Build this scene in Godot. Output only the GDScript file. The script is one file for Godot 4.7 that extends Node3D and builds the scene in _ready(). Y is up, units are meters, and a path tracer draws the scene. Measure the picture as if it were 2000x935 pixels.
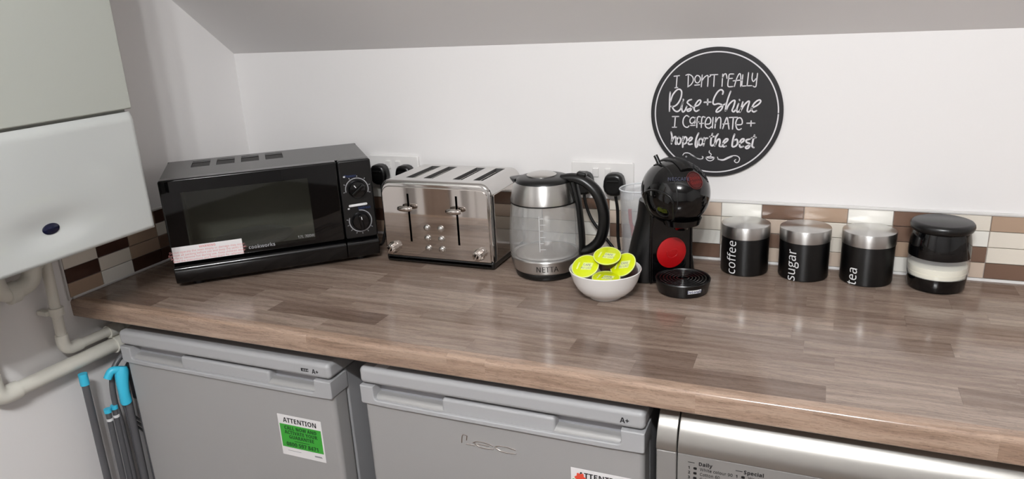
extends Node3D
# A kitchenette worktop under a sloping ceiling. Heights of things on the worktop are given from its top, WT above the floor.

const WT := 0.91

# ------------------------------------------------------------------ mesh building
class MB:
	var v := PackedVector3Array()
	var n := PackedVector3Array()
	var t := PackedVector2Array()
	var xf := Transform3D.IDENTITY
	func tri(a: Vector3, b: Vector3, c: Vector3, na: Vector3, nb: Vector3, nc: Vector3, ta := Vector2.ZERO, tb := Vector2.ZERO, tc := Vector2.ZERO):
		var g := (b - a).cross(c - a)
		if g.length_squared() < 1e-20:
			return
		var flip := g.dot(na + nb + nc) > 0.0
		if flip:
			var s = b; b = c; c = s
			s = nb; nb = nc; nc = s
			s = tb; tb = tc; tc = s
		v.append(xf * a); v.append(xf * b); v.append(xf * c)
		n.append(xf.basis * na); n.append(xf.basis * nb); n.append(xf.basis * nc)
		t.append(ta); t.append(tb); t.append(tc)
	func quad(a, b, c, d, na, nb, nc, nd, ta := Vector2.ZERO, tb := Vector2.ZERO, tc := Vector2.ZERO, td := Vector2.ZERO):
		tri(a, b, c, na, nb, nc, ta, tb, tc)
		tri(a, c, d, na, nc, nd, ta, tc, td)
	func flat(a, b, c, d, nn: Vector3):
		quad(a, b, c, d, nn, nn, nn, nn, Vector2(a.x, a.z), Vector2(b.x, b.z), Vector2(c.x, c.z), Vector2(d.x, d.z))
	func commit() -> ArrayMesh:
		var arr := []
		arr.resize(Mesh.ARRAY_MAX)
		arr[Mesh.ARRAY_VERTEX] = v
		arr[Mesh.ARRAY_NORMAL] = n
		arr[Mesh.ARRAY_TEX_UV] = t
		var m := ArrayMesh.new()
		m.add_surface_from_arrays(Mesh.PRIMITIVE_TRIANGLES, arr)
		return m
	# rounded box centred on c
	func rbox(c: Vector3, size: Vector3, r: float, seg := 3):
		var h := size * 0.5
		r = min(r, min(h.x, min(h.y, h.z)) * 0.999)
		var inn := h - Vector3(r, r, r)
		for ax in 3:
			var b1 := (ax + 1) % 3
			var b2 := (ax + 2) % 3
			var l1 := steps(h[b1], r, seg)
			var l2 := steps(h[b2], r, seg)
			for s in [-1.0, 1.0]:
				for i in l1.size() - 1:
					for j in l2.size() - 1:
						var ps := []
						var ns := []
						var us := []
						for q in [[i, j], [i + 1, j], [i + 1, j + 1], [i, j + 1]]:
							var p := Vector3.ZERO
							p[ax] = s * h[ax]; p[b1] = l1[q[0]]; p[b2] = l2[q[1]]
							var k := p.clamp(-inn, inn)
							var nn := (p - k).normalized() if r > 0.0 else Vector3.ZERO
							if r <= 0.0:
								nn[ax] = s
							ps.append(c + k + nn * r); ns.append(nn); us.append(Vector2(p[b1], p[b2]))
						quad(ps[0], ps[1], ps[2], ps[3], ns[0], ns[1], ns[2], ns[3], us[0], us[1], us[2], us[3])
	func steps(h: float, r: float, seg: int) -> Array:
		if r <= 0.0:
			return [-h, h]
		var o := []
		for i in seg + 1:
			o.append(-h + r * (1.0 - tan(PI / 4 * (1.0 - float(i) / seg))))
		for i in seg + 1:
			o.append(h - r * (1.0 - tan(PI / 4 * float(i) / seg)))
		return o
	# profile of (radius, height), traced with the outside on its right: bottom centre, outwards, up, inwards
	func lathe(prof: Array, seg := 48, sharp := 38.0, sx := 1.0, sz := 1.0):
		var m := prof.size()
		var sn := []
		for i in m - 1:
			var d: Vector2 = prof[i + 1] - prof[i]
			sn.append(Vector2(d.y, -d.x).normalized())
		var run := 0.0
		for i in m - 1:
			var p0: Vector2 = prof[i]
			var p1: Vector2 = prof[i + 1]
			if p0.distance_to(p1) < 1e-7:
				continue
			var n0: Vector2 = sn[i]
			var n1: Vector2 = sn[i]
			if i > 0 and rad_to_deg(abs(sn[i - 1].angle_to(sn[i]))) < sharp:
				n0 = (sn[i - 1] + sn[i]).normalized()
			if i < m - 2 and rad_to_deg(abs(sn[i + 1].angle_to(sn[i]))) < sharp:
				n1 = (sn[i + 1] + sn[i]).normalized()
			var len := p0.distance_to(p1)
			for j in seg:
				var a := TAU * j / seg
				var b := TAU * (j + 1) / seg
				var ca := Vector3(sin(a) * sx, 0, cos(a) * sz)
				var cb := Vector3(sin(b) * sx, 0, cos(b) * sz)
				var na := Vector3(sin(a) / sx, 0, cos(a) / sz).normalized()
				var nb := Vector3(sin(b) / sx, 0, cos(b) / sz).normalized()
				var u := Vector3.UP
				quad(ca * p0.x + u * p0.y, cb * p0.x + u * p0.y, cb * p1.x + u * p1.y, ca * p1.x + u * p1.y,
					na * n0.x + u * n0.y, nb * n0.x + u * n0.y, nb * n1.x + u * n1.y, na * n1.x + u * n1.y,
					Vector2(float(j) / seg, run), Vector2(float(j + 1) / seg, run), Vector2(float(j + 1) / seg, run + len), Vector2(float(j) / seg, run + len))
			run += len
	# polygon (x, y) pushed from z0 to z1; bev rounds the front and back rims off
	func extrude(poly: Array, z0: float, z1: float, bev := 0.0, skip := -1, back := true, bev_back := true, sharp := 40.0, cap_front := true):
		var pts := poly.duplicate()
		var area := 0.0
		for i in pts.size():
			var p: Vector2 = pts[i]
			var q: Vector2 = pts[(i + 1) % pts.size()]
			area += p.cross(q)
		if area < 0.0:
			pts.reverse()
		var m := pts.size()
		var en := []
		for i in m:
			var d: Vector2 = pts[(i + 1) % m] - pts[i]
			en.append(Vector2(d.y, -d.x).normalized())
		var inset := []
		for i in m:
			var a: Vector2 = en[(i + m - 1) % m]
			var b: Vector2 = en[i]
			var mid := (a + b).normalized()
			inset.append(pts[i] - mid * bev / max(0.3, mid.dot(b)))
		var zb := z0 + (bev if bev_back else 0.0)
		var zf := z1 - bev
		for i in m:
			var j := (i + 1) % m
			var p: Vector2 = pts[i]
			var q: Vector2 = pts[j]
			var e: Vector2 = en[i]
			var np := e
			var nq := e
			if rad_to_deg(abs(en[(i + m - 1) % m].angle_to(e))) < sharp:
				np = (en[(i + m - 1) % m] + e).normalized()
			if rad_to_deg(abs(en[j].angle_to(e))) < sharp:
				nq = (en[j] + e).normalized()
			var P := Vector3(np.x, np.y, 0)
			var Q := Vector3(nq.x, nq.y, 0)
			if i != skip:
				quad(Vector3(p.x, p.y, zb), Vector3(q.x, q.y, zb), Vector3(q.x, q.y, zf), Vector3(p.x, p.y, zf), P, Q, Q, P, Vector2(p.x, zb), Vector2(q.x, zb), Vector2(q.x, zf), Vector2(p.x, zf))
			if bev > 0.0:
				var ip: Vector2 = inset[i]
				var iq: Vector2 = inset[j]
				var k := 4
				for s in ([1.0, -1.0] if bev_back else [1.0]):
					var ze: float = z1 if s > 0.0 else z0
					for w in k:
						var a0 := PI / 2 * w / k
						var a1 := PI / 2 * (w + 1) / k
						var f0 := 1.0 - cos(a0)
						var f1 := 1.0 - cos(a1)
						var za: float = ze - s * bev * (1.0 - sin(a0))
						var zc: float = ze - s * bev * (1.0 - sin(a1))
						var F := Vector3(0, 0, s)
						var pa := p.lerp(ip, f0)
						var qa := q.lerp(iq, f0)
						var pb := p.lerp(ip, f1)
						var qb := q.lerp(iq, f1)
						quad(Vector3(pa.x, pa.y, za), Vector3(qa.x, qa.y, za), Vector3(qb.x, qb.y, zc), Vector3(pb.x, pb.y, zc),
							P * cos(a0) + F * sin(a0), Q * cos(a0) + F * sin(a0), Q * cos(a1) + F * sin(a1), P * cos(a1) + F * sin(a1))
		var cap := inset if bev > 0.0 else pts
		if cap_front:
			fill(cap, z1, Vector3(0, 0, 1))
		if back:
			fill(cap if bev_back else pts, z0, Vector3(0, 0, -1))
	# the polygon less some upright rectangles [x0, y0, x1, y1] side by side, each given walls going back by depth
	func fill_holed(poly: Array, z: float, holes: Array, depth: float):
		var F := Vector3(0, 0, 1)
		var xs := [-9.0]
		for h in holes:
			xs.append(h[0]); xs.append(h[2])
		xs.append(9.0)
		for i in xs.size() - 1:
			var spans := [[-9.0, 9.0]]
			if i % 2 == 1:
				var h: Array = holes[(i - 1) / 2]
				spans = [[-9.0, h[1]], [h[3], 9.0]]
			for sp in spans:
				var rect := PackedVector2Array([Vector2(xs[i], sp[0]), Vector2(xs[i + 1], sp[0]), Vector2(xs[i + 1], sp[1]), Vector2(xs[i], sp[1])])
				for q in Geometry2D.intersect_polygons(PackedVector2Array(poly), rect):
					fill(Array(q), z, F)
		for h in holes:
			var b := z - depth
			quad(Vector3(h[0], h[1], z), Vector3(h[0], h[3], z), Vector3(h[0], h[3], b), Vector3(h[0], h[1], b), Vector3.RIGHT, Vector3.RIGHT, Vector3.RIGHT, Vector3.RIGHT)
			quad(Vector3(h[2], h[1], z), Vector3(h[2], h[3], z), Vector3(h[2], h[3], b), Vector3(h[2], h[1], b), Vector3.LEFT, Vector3.LEFT, Vector3.LEFT, Vector3.LEFT)
			quad(Vector3(h[0], h[1], z), Vector3(h[2], h[1], z), Vector3(h[2], h[1], b), Vector3(h[0], h[1], b), Vector3.UP, Vector3.UP, Vector3.UP, Vector3.UP)
			quad(Vector3(h[0], h[3], z), Vector3(h[2], h[3], z), Vector3(h[2], h[3], b), Vector3(h[0], h[3], b), Vector3.DOWN, Vector3.DOWN, Vector3.DOWN, Vector3.DOWN)
	func fill(poly: Array, z: float, nn: Vector3):
		var idx := Geometry2D.triangulate_polygon(PackedVector2Array(poly))
		for i in range(0, idx.size(), 3):
			var a: Vector2 = poly[idx[i]]
			var b: Vector2 = poly[idx[i + 1]]
			var c: Vector2 = poly[idx[i + 2]]
			tri(Vector3(a.x, a.y, z), Vector3(b.x, b.y, z), Vector3(c.x, c.y, z), nn, nn, nn, a, b, c)
	# a round bar along points; r is one radius or one for each point
	func tube(pts: Array, r, seg := 12, caps := true, fl := 1.0, up := Vector3.ZERO):
		var m := pts.size()
		var dirs := []
		for i in m:
			dirs.append((pts[min(i + 1, m - 1)] - pts[max(i - 1, 0)]).normalized())
		var d0: Vector3 = dirs[0]
		var x := (up if up != Vector3.ZERO else (Vector3.RIGHT if abs(d0.x) < 0.8 else Vector3.UP))
		x = (x - d0 * x.dot(d0)).normalized()
		var rings := []
		var norms := []
		for i in m:
			var d: Vector3 = dirs[i]
			if up != Vector3.ZERO:
				x = up
			x = (x - d * x.dot(d)).normalized()
			var y := d.cross(x)
			var rr: float = r[i] if r is Array else r
			var ring := []
			var nr := []
			for k in seg:
				var a := TAU * k / seg
				ring.append(pts[i] + (x * cos(a) * fl + y * sin(a)) * rr)
				nr.append((x * cos(a) / fl + y * sin(a)).normalized())
			rings.append(ring); norms.append(nr)
		for i in m - 1:
			for k in seg:
				var l := (k + 1) % seg
				quad(rings[i][k], rings[i][l], rings[i + 1][l], rings[i + 1][k], norms[i][k], norms[i][l], norms[i + 1][l], norms[i + 1][k])
		if caps:
			for e in [0, m - 1]:
				var nn: Vector3 = -dirs[0] if e == 0 else dirs[m - 1]
				for k in seg:
					tri(pts[e], rings[e][k], rings[e][(k + 1) % seg], nn, nn, nn)
	# rows of points joined to a smooth skin; closed round each row when wrap
	func skin(rows: Array, wrap := true, out := Vector3.INF):
		var R := rows.size()
		var K: int = rows[0].size()
		var nn := []
		for i in R:
			var line := []
			for k in K:
				var du: Vector3 = rows[i][(k + 1) % K if wrap else min(k + 1, K - 1)] - rows[i][(k + K - 1) % K if wrap else max(k - 1, 0)]
				var dv: Vector3 = rows[min(i + 1, R - 1)][k] - rows[max(i - 1, 0)][k]
				line.append(du.cross(dv).normalized())
			nn.append(line)
		var mid := Vector3.ZERO
		for k in K:
			mid += rows[R / 2][k] / K
		var sgn := 1.0
		var acc := 0.0
		for k in K:
			acc += nn[R / 2][k].dot((rows[R / 2][k] - mid) if wrap else out)
		if acc < 0.0:
			sgn = -1.0
		for i in R - 1:
			for k in (K if wrap else K - 1):
				var l := (k + 1) % K
				quad(rows[i][k], rows[i][l], rows[i + 1][l], rows[i + 1][k], nn[i][k] * sgn, nn[i][l] * sgn, nn[i + 1][l] * sgn, nn[i + 1][k] * sgn)
	func disc_cap(ring: Array, nn: Vector3):
		var mid := Vector3.ZERO
		for p in ring:
			mid += p / ring.size()
		for k in ring.size():
			tri(mid, ring[k], ring[(k + 1) % ring.size()], nn, nn, nn)
	# flat brush stroke in the xy plane
	func ribbon(pts: Array, w: float, z := 0.0):
		var m := pts.size()
		var F := Vector3(0, 0, 1)
		for i in m - 1:
			var a: Vector2 = pts[i]
			var b: Vector2 = pts[i + 1]
			var sa := (pts[min(i + 1, m - 1)] - pts[max(i - 1, 0)] as Vector2).normalized().orthogonal() * w * 0.5
			var sb := (pts[min(i + 2, m - 1)] - pts[i] as Vector2).normalized().orthogonal() * w * 0.5
			quad(Vector3(a.x + sa.x, a.y + sa.y, z), Vector3(a.x - sa.x, a.y - sa.y, z), Vector3(b.x - sb.x, b.y - sb.y, z), Vector3(b.x + sb.x, b.y + sb.y, z), F, F, F, F)
		for e in [pts[0], pts[m - 1]]:
			for k in 8:
				var a := TAU * k / 8
				var b := TAU * (k + 1) / 8
				tri(Vector3(e.x, e.y, z), Vector3(e.x + cos(a) * w / 2, e.y + sin(a) * w / 2, z), Vector3(e.x + cos(b) * w / 2, e.y + sin(b) * w / 2, z), F, F, F)

func smooth2(p: Array, per := 6) -> Array:
	if p.size() < 3:
		return p
	var o := []
	for i in p.size() - 1:
		for k in per:
			o.append((p[i] as Vector2).cubic_interpolate(p[i + 1], p[max(i - 1, 0)], p[min(i + 2, p.size() - 1)], float(k) / per))
	o.append(p[-1])
	return o
func smooth3(p: Array, per := 6) -> Array:
	var o := []
	for i in p.size() - 1:
		for k in per:
			o.append((p[i] as Vector3).cubic_interpolate(p[i + 1], p[max(i - 1, 0)], p[min(i + 2, p.size() - 1)], float(k) / per))
	o.append(p[-1])
	return o
func arc(c: Vector2, r: float, a0: float, a1: float, k := 8) -> Array:
	var o := []
	for i in k + 1:
		var a := deg_to_rad(lerp(a0, a1, float(i) / k))
		o.append(c + Vector2(cos(a), sin(a)) * r)
	return o
func rrect(x0: float, y0: float, x1: float, y1: float, r: float, k := 5) -> Array:
	return rrect4(x0, y0, x1, y1, r, r, r, r, k)
func rrect4(x0: float, y0: float, x1: float, y1: float, rbl: float, rbr: float, rtr: float, rtl: float, k := 5) -> Array:
	var o := []
	for c in [[Vector2(x1 - rbr, y0 + rbr), rbr, 270.0], [Vector2(x1 - rtr, y1 - rtr), rtr, 0.0], [Vector2(x0 + rtl, y1 - rtl), rtl, 90.0], [Vector2(x0 + rbl, y0 + rbl), rbl, 180.0]]:
		if c[1] <= 0.0:
			o.append(c[0])
		else:
			o.append_array(arc(c[0], c[1], c[2], c[2] + 90.0, k))
	return o
func box_mesh(size: Vector3, r := 0.002, seg := 2) -> ArrayMesh:
	var b := MB.new()
	b.rbox(Vector3.ZERO, size, r, seg)
	return b.commit()
func lathe_mesh(prof: Array, seg := 48, sharp := 38.0) -> ArrayMesh:
	var b := MB.new()
	b.lathe(prof, seg, sharp)
	return b.commit()
func tube_mesh(pts: Array, r, seg := 12) -> ArrayMesh:
	var b := MB.new()
	b.tube(pts, r, seg)
	return b.commit()
func plate_mesh(poly: Array, z0: float, z1: float, bev := 0.0) -> ArrayMesh:
	var b := MB.new()
	b.extrude(poly, z0, z1, bev)
	return b.commit()

# lettering: a TextMesh of cap height about 0.72 * size, origin in its middle
var fonts := {}
func font(bold := false, face := "Droid Sans") -> Font:
	var key := face + str(bold)
	if not fonts.has(key):
		var f := SystemFont.new()
		f.font_names = PackedStringArray([face])
		f.font_weight = 700 if bold else 400
		fonts[key] = f
	return fonts[key]
func text_mesh(s: String, size: float, bold := false, depth := 0.0003, face := "Droid Sans") -> TextMesh:
	var m := TextMesh.new()
	m.text = s
	m.font = font(bold, face)
	m.font_size = 64
	m.pixel_size = size / 64.0
	m.depth = depth
	m.curve_step = 1.0
	return m
# lettering laid round an upright cylinder of radius r, turned by turn within its own plane first
func bent_text(s: String, size: float, r: float, turn: float, bold := false) -> ArrayMesh:
	var src := text_mesh(s, size, bold, 0.0)
	var arr := src.get_mesh_arrays()
	var vs: PackedVector3Array = arr[Mesh.ARRAY_VERTEX]
	var ix: PackedInt32Array = arr[Mesh.ARRAY_INDEX]
	var nsrc: PackedVector3Array = arr[Mesh.ARRAY_NORMAL]
	var b := MB.new()
	var q := []
	var count := ix.size() if ix.size() > 0 else vs.size()
	for i in range(0, count, 3):
		var k := [i, i + 1, i + 2]
		if ix.size() > 0:
			k = [ix[i], ix[i + 1], ix[i + 2]]
		if nsrc[k[0]].z < 0.5:
			continue
		q.append([vs[k[0]].rotated(Vector3.BACK, turn), vs[k[1]].rotated(Vector3.BACK, turn), vs[k[2]].rotated(Vector3.BACK, turn)])
	while q.size() > 0:
		var tr: Array = q.pop_back()
		var far := 0
		var best := 0.0
		for e in 3:
			var l: float = abs(tr[e].x - tr[(e + 1) % 3].x)
			if l > best:
				best = l; far = e
		if best > 0.003:
			var m: Vector3 = (tr[far] + tr[(far + 1) % 3]) * 0.5
			q.append([tr[far], m, tr[(far + 2) % 3]])
			q.append([m, tr[(far + 1) % 3], tr[(far + 2) % 3]])
			continue
		var P := []
		var N := []
		for p in tr:
			var a: float = p.x / r
			N.append(Vector3(sin(a), 0, cos(a)))
			P.append(Vector3(sin(a) * r, p.y, cos(a) * r))
		b.tri(P[0], P[1], P[2], N[0], N[1], N[2])
	return b.commit()

# ------------------------------------------------------------------ things and parts
var taken := {}
func numbered(s: String) -> String:
	taken[s] = taken.get(s, 0) + 1
	return s if taken[s] == 1 else "%s_%03d" % [s, taken[s] - 1]
func thing(called: String, label: String, category: String, at: Vector3, turn := 0.0, group := "") -> Node3D:
	var o := Node3D.new()
	o.name = numbered(called)
	add_child(o)
	o.position = at
	o.rotation.y = turn
	o.set_meta("label", label)
	o.set_meta("category", category)
	if group:
		o.set_meta("group", group)
	return o
func part(parent: Node3D, called: String, mesh: Mesh, m: Material, at := Vector3.ZERO, rot := Vector3.ZERO, label := "") -> MeshInstance3D:
	var o := MeshInstance3D.new()
	o.mesh = mesh
	o.material_override = m
	o.name = called
	parent.add_child(o, true)
	o.position = at
	o.rotation = rot
	if label:
		o.set_meta("label", label)
	return o
func struct(called: String, mesh: Mesh, m: Material, at := Vector3.ZERO, rot := Vector3.ZERO) -> MeshInstance3D:
	var o := part(self, called, mesh, m, at, rot)
	o.set_meta("kind", "structure")
	return o
func solo(called: String, mesh: Mesh, m: Material, at: Vector3, label: String, category: String, group := "") -> MeshInstance3D:
	var o := part(self, numbered(called), mesh, m, at)
	o.set_meta("label", label)
	o.set_meta("category", category)
	if group:
		o.set_meta("group", group)
	return o

# ------------------------------------------------------------------ materials
var M := {}
func mat(key: String, c: Color, rough := 0.5, metal := 0.0, spec := 0.5) -> StandardMaterial3D:
	var m := StandardMaterial3D.new()
	m.resource_name = key
	m.albedo_color = c
	m.roughness = rough
	m.metallic = metal
	m.metallic_specular = spec
	M[key] = m
	return m
func noise_tex(freq: float, size: int, lo: Color, hi: Color, sd: int, oct := 4) -> NoiseTexture2D:
	var f := FastNoiseLite.new()
	f.seed = sd
	f.frequency = freq
	f.fractal_octaves = oct
	var t := NoiseTexture2D.new()
	t.noise = f
	t.width = size; t.height = size
	t.seamless = true
	var g := Gradient.new()
	g.colors = PackedColorArray([lo, hi])
	g.offsets = PackedFloat32Array([0.15, 0.85])
	t.color_ramp = g
	return t
func grain_image() -> ImageTexture:
	# wood grain running along u: fine streaks over slow drifts, with short dark pores
	var w := 1024
	var h := 512
	var im := Image.create(w, h, false, Image.FORMAT_RGB8)
	var a := FastNoiseLite.new(); a.seed = 3; a.frequency = 1.0; a.fractal_octaves = 3
	var b := FastNoiseLite.new(); b.seed = 8; b.frequency = 1.0; b.fractal_octaves = 2
	for y in h:
		for x in w:
			var warp := b.get_noise_2d(x * 0.004, y * 0.012) * 9.0
			var s := a.get_noise_2d(x * 0.011, (y + warp) * 0.22)
			var l := b.get_noise_2d(x * 0.003 + 40.0, (y + warp) * 0.035)
			var p := a.get_noise_2d(x * 0.035 + 90.0, y * 0.6)
			var k := 0.93 + 0.11 * s + 0.13 * l - (0.10 if p > 0.30 else 0.0)
			k = clamp(k, 0.0, 1.0)
			im.set_pixel(x, y, Color(k, k * (0.985 + 0.02 * l), k * (0.97 + 0.03 * l)))
	im.generate_mipmaps()
	return ImageTexture.create_from_image(im)

func materials():
	var wl := mat("wall_paint", Color(0.90, 0.89, 0.885), 0.75)
	wl.normal_enabled = true
	var wn := noise_tex(0.06, 256, Color.BLACK, Color.WHITE, 5)
	wn.color_ramp = null
	wn.as_normal_map = true
	wn.bump_strength = 1.0
	wl.normal_texture = wn
	wl.normal_scale = 0.10
	wl.uv1_triplanar = true
	wl.uv1_scale = Vector3(3, 3, 3)
	mat("floor_boards", Color(0.36, 0.29, 0.24), 0.5)
	mat("grout", Color(0.62, 0.58, 0.55), 0.8)
	mat("sealant", Color(0.80, 0.79, 0.78), 0.35)
	for k in [["cream", Color(0.88, 0.85, 0.80)], ["white", Color(0.92, 0.91, 0.88)], ["beige", Color(0.78, 0.71, 0.645)], ["tan", Color(0.67, 0.575, 0.495)], ["brown", Color(0.45, 0.355, 0.30)], ["dark", Color(0.28, 0.195, 0.165)]]:
		mat("tile_" + k[0], k[1], 0.10)
	var gt := grain_image()
	var tones := [Color(0.575, 0.510, 0.466), Color(0.53, 0.465, 0.422), Color(0.61, 0.548, 0.505), Color(0.475, 0.41, 0.37), Color(0.55, 0.485, 0.442), Color(0.665, 0.575, 0.51), Color(0.64, 0.55, 0.485)]
	for i in tones.size():
		var w := mat("wood_%d" % i, tones[i], 0.15)
		w.albedo_texture = gt
		w.uv1_scale = Vector3(1.1, 2.6, 1)
		w.metallic_specular = 0.5
	mat("black_gloss", Color(0.020, 0.020, 0.024), 0.07)
	mat("black_glass", Color(0.012, 0.012, 0.014), 0.03)
	mat("black_satin", Color(0.030, 0.030, 0.032), 0.32)
	mat("black_matt", Color(0.035, 0.035, 0.037), 0.55)
	mat("black_rubber", Color(0.028, 0.028, 0.030), 0.45)
	mat("charcoal_paint", Color(0.255, 0.25, 0.248), 0.27)
	mat("plain_steel", Color(0.45, 0.445, 0.44), 0.5, 0.7)
	var wg := mat("window_glass", Color(0.03, 0.03, 0.028, 0.42), 0.03)
	wg.transparency = BaseMaterial3D.TRANSPARENCY_ALPHA
	mat("enamel", Color(0.78, 0.79, 0.72), 0.4)
	mat("print_white", Color(0.86, 0.86, 0.86), 0.5)
	mat("print_grey", Color(0.55, 0.55, 0.56), 0.5)
	mat("print_navy", Color(0.05, 0.065, 0.19), 0.4)
	mat("print_blue", Color(0.10, 0.17, 0.34), 0.4)
	mat("print_red", Color(0.42, 0.10, 0.09), 0.4)
	mat("print_pink", Color(0.83, 0.55, 0.55), 0.6)
	mat("print_black", Color(0.06, 0.06, 0.07), 0.5)
	mat("print_green_dark", Color(0.05, 0.27, 0.10), 0.5)
	mat("paper", Color(0.88, 0.87, 0.87), 0.6)
	mat("sticker_green", Color(0.22, 0.62, 0.20), 0.5)
	mat("sticker_red", Color(0.85, 0.30, 0.22), 0.5)
	mat("chrome", Color(0.80, 0.775, 0.755), 0.045, 1.0)
	mat("polished_steel", Color(0.76, 0.735, 0.715), 0.07, 1.0)
	mat("satin_steel", Color(0.80, 0.79, 0.775), 0.24, 1.0)
	mat("toaster_shell", Color(0.82, 0.81, 0.80), 0.07, 1.0)
	var br := mat("brushed_steel", Color(0.80, 0.795, 0.785), 0.36, 1.0)
	br.anisotropy_enabled = true
	br.anisotropy = -0.85
	var bs := mat("black_steel", Color(0.017, 0.017, 0.020), 0.36, 0.0)
	bs.anisotropy_enabled = true
	bs.anisotropy = -0.9
	var gl := mat("clear_glass", Color(0.95, 0.96, 0.96, 0.09), 0.02)
	gl.transparency = BaseMaterial3D.TRANSPARENCY_ALPHA
	gl.cull_mode = BaseMaterial3D.CULL_DISABLED
	var gp := mat("clear_plastic", Color(0.93, 0.94, 0.95, 0.20), 0.05)
	gp.transparency = BaseMaterial3D.TRANSPARENCY_ALPHA
	gp.cull_mode = BaseMaterial3D.CULL_DISABLED
	var fp := mat("frosted_plastic", Color(0.93, 0.94, 0.95, 0.55), 0.1)
	fp.transparency = BaseMaterial3D.TRANSPARENCY_ALPHA
	mat("white_china", Color(0.90, 0.89, 0.88), 0.10)
	mat("lime", Color(0.79, 0.84, 0.03), 0.30)
	mat("lime_pale", Color(0.84, 0.88, 0.55), 0.35)
	mat("pod_brown", Color(0.22, 0.10, 0.08), 0.3)
	mat("pod_white", Color(0.86, 0.85, 0.83), 0.3)
	mat("emblem_red", Color(0.64, 0.03, 0.055), 0.35)
	mat("badge_red_dark", Color(0.27, 0.045, 0.045), 0.3)
	mat("creamer", Color(0.98, 0.965, 0.90), 0.8)
	mat("sign_board", Color(0.105, 0.10, 0.11), 0.6)
	mat("chalk", Color(0.84, 0.83, 0.84), 0.8)
	mat("socket_plastic", Color(0.90, 0.89, 0.88), 0.25)
	mat("boiler_paint", Color(0.655, 0.665, 0.635), 0.45)
	mat("boiler_plastic", Color(0.72, 0.73, 0.72), 0.12)
	mat("badge_blue", Color(0.02, 0.04, 0.16), 0.2)
	mat("pipe_plastic", Color(0.86, 0.85, 0.81), 0.35)
	mat("fridge_lid", Color(0.65, 0.65, 0.655), 0.38)
	mat("fridge_door", Color(0.635, 0.63, 0.625), 0.42, 0.15)
	mat("fridge_recess", Color(0.60, 0.60, 0.615), 0.42)
	mat("fridge_side", Color(0.60, 0.60, 0.605), 0.5)
	var ws := mat("machine_silver", Color(0.70, 0.69, 0.67), 0.28, 0.85)
	ws.metallic_specular = 0.5
	mat("machine_panel", Color(0.58, 0.57, 0.56), 0.4, 0.3)
	mat("airer_grey", Color(0.33, 0.33, 0.34), 0.4)
	mat("airer_dark", Color(0.10, 0.10, 0.11), 0.4)
	mat("airer_turquoise", Color(0.24, 0.74, 0.87), 0.4)
	mat("joinery_white", Color(0.88, 0.87, 0.86), 0.4)
	var dw := mat("door_brown", Color(0.56, 0.49, 0.44), 0.5)
	dw.albedo_texture = gt
	dw.uv1_scale = Vector3(1.0, 2.0, 1)
	var gw := mat("lamp_glow", Color(1, 0.97, 0.92), 0.4)
	gw.emission_enabled = true
	gw.emission = Color(1.0, 0.99, 0.97)
	gw.emission_energy_multiplier = 12.0

func _ready():
	# ---- camera, environment, lamp
	var cam := Camera3D.new()
	cam.name = "camera"
	add_child(cam)
	cam.position = Vector3(1.4637, 0.5457 + WT, 1.5761)
	cam.rotation = Vector3(-0.3031, 0.4090, -0.0521)
	cam.fov = 36.17
	cam.near = 0.02
	cam.current = true
	var we := WorldEnvironment.new()
	we.name = "environment"
	var env := Environment.new()
	env.background_mode = Environment.BG_COLOR
	env.background_color = Color(0.05, 0.05, 0.055)
	env.tonemap_mode = Environment.TONE_MAPPER_LINEAR
	env.tonemap_exposure = 1.0
	env.sdfgi_enabled = true
	env.ssao_enabled = true
	env.ssil_enabled = true
	we.environment = env
	add_child(we)
	materials()
	ceiling_lamp(Vector3(1.48, 2.36, 2.06), 0.98)
	room()
	tiles()
	worktop()
	boiler()
	pipes()
	fridge(0.108, 0.652, -0.064, "silver grey fridge with a green and white sticker, beside the airer", true)
	fridge(0.718, 1.243, -0.057, "silver grey fridge with raised silver lettering, beside the washing machine", false)
	washing_machine()
	airer()
	sockets()
	microwave()
	toaster()
	kettle()
	coffee_machine()
	pod_bowl()
	canisters()
	creamer_jar()
	wall_sign()

# ------------------------------------------------------------------ lamp and room
func ceiling_lamp(at: Vector3, energy: float):
	var o := thing("ceiling_spotlight", "white ceiling bar lamp with three glowing bulbs", "lamp", at)
	part(o, "bar", box_mesh(Vector3(0.42, 0.03, 0.06), 0.006), M.joinery_white, Vector3(0, 0.023, 0))
	for i in 3:
		var x := (i - 1) * 0.15
		part(o, "holder", lathe_mesh([Vector2(0.012, 0.0), Vector2(0.016, 0.0), Vector2(0.016, 0.03), Vector2(0.0, 0.03)], 20), M.satin_steel, Vector3(x, -0.022, 0))
		part(o, "bulb", lathe_mesh([Vector2(0, -0.03), Vector2(0.018, -0.025), Vector2(0.028, -0.01), Vector2(0.030, 0.0), Vector2(0.026, 0.014), Vector2(0.012, 0.028), Vector2(0.0, 0.03)], 24), M.lamp_glow, Vector3(x, -0.05, 0))
		var l := OmniLight3D.new()
		l.name = "bulb_light"
		o.add_child(l, true)
		l.position = Vector3(x, -0.05, 0)
		l.light_color = Color(0.985, 0.993, 1.0)
		l.light_energy = energy
		l.light_size = 0.03
		l.omni_range = 12.0
		l.omni_attenuation = 2.0
		l.shadow_enabled = true

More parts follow.
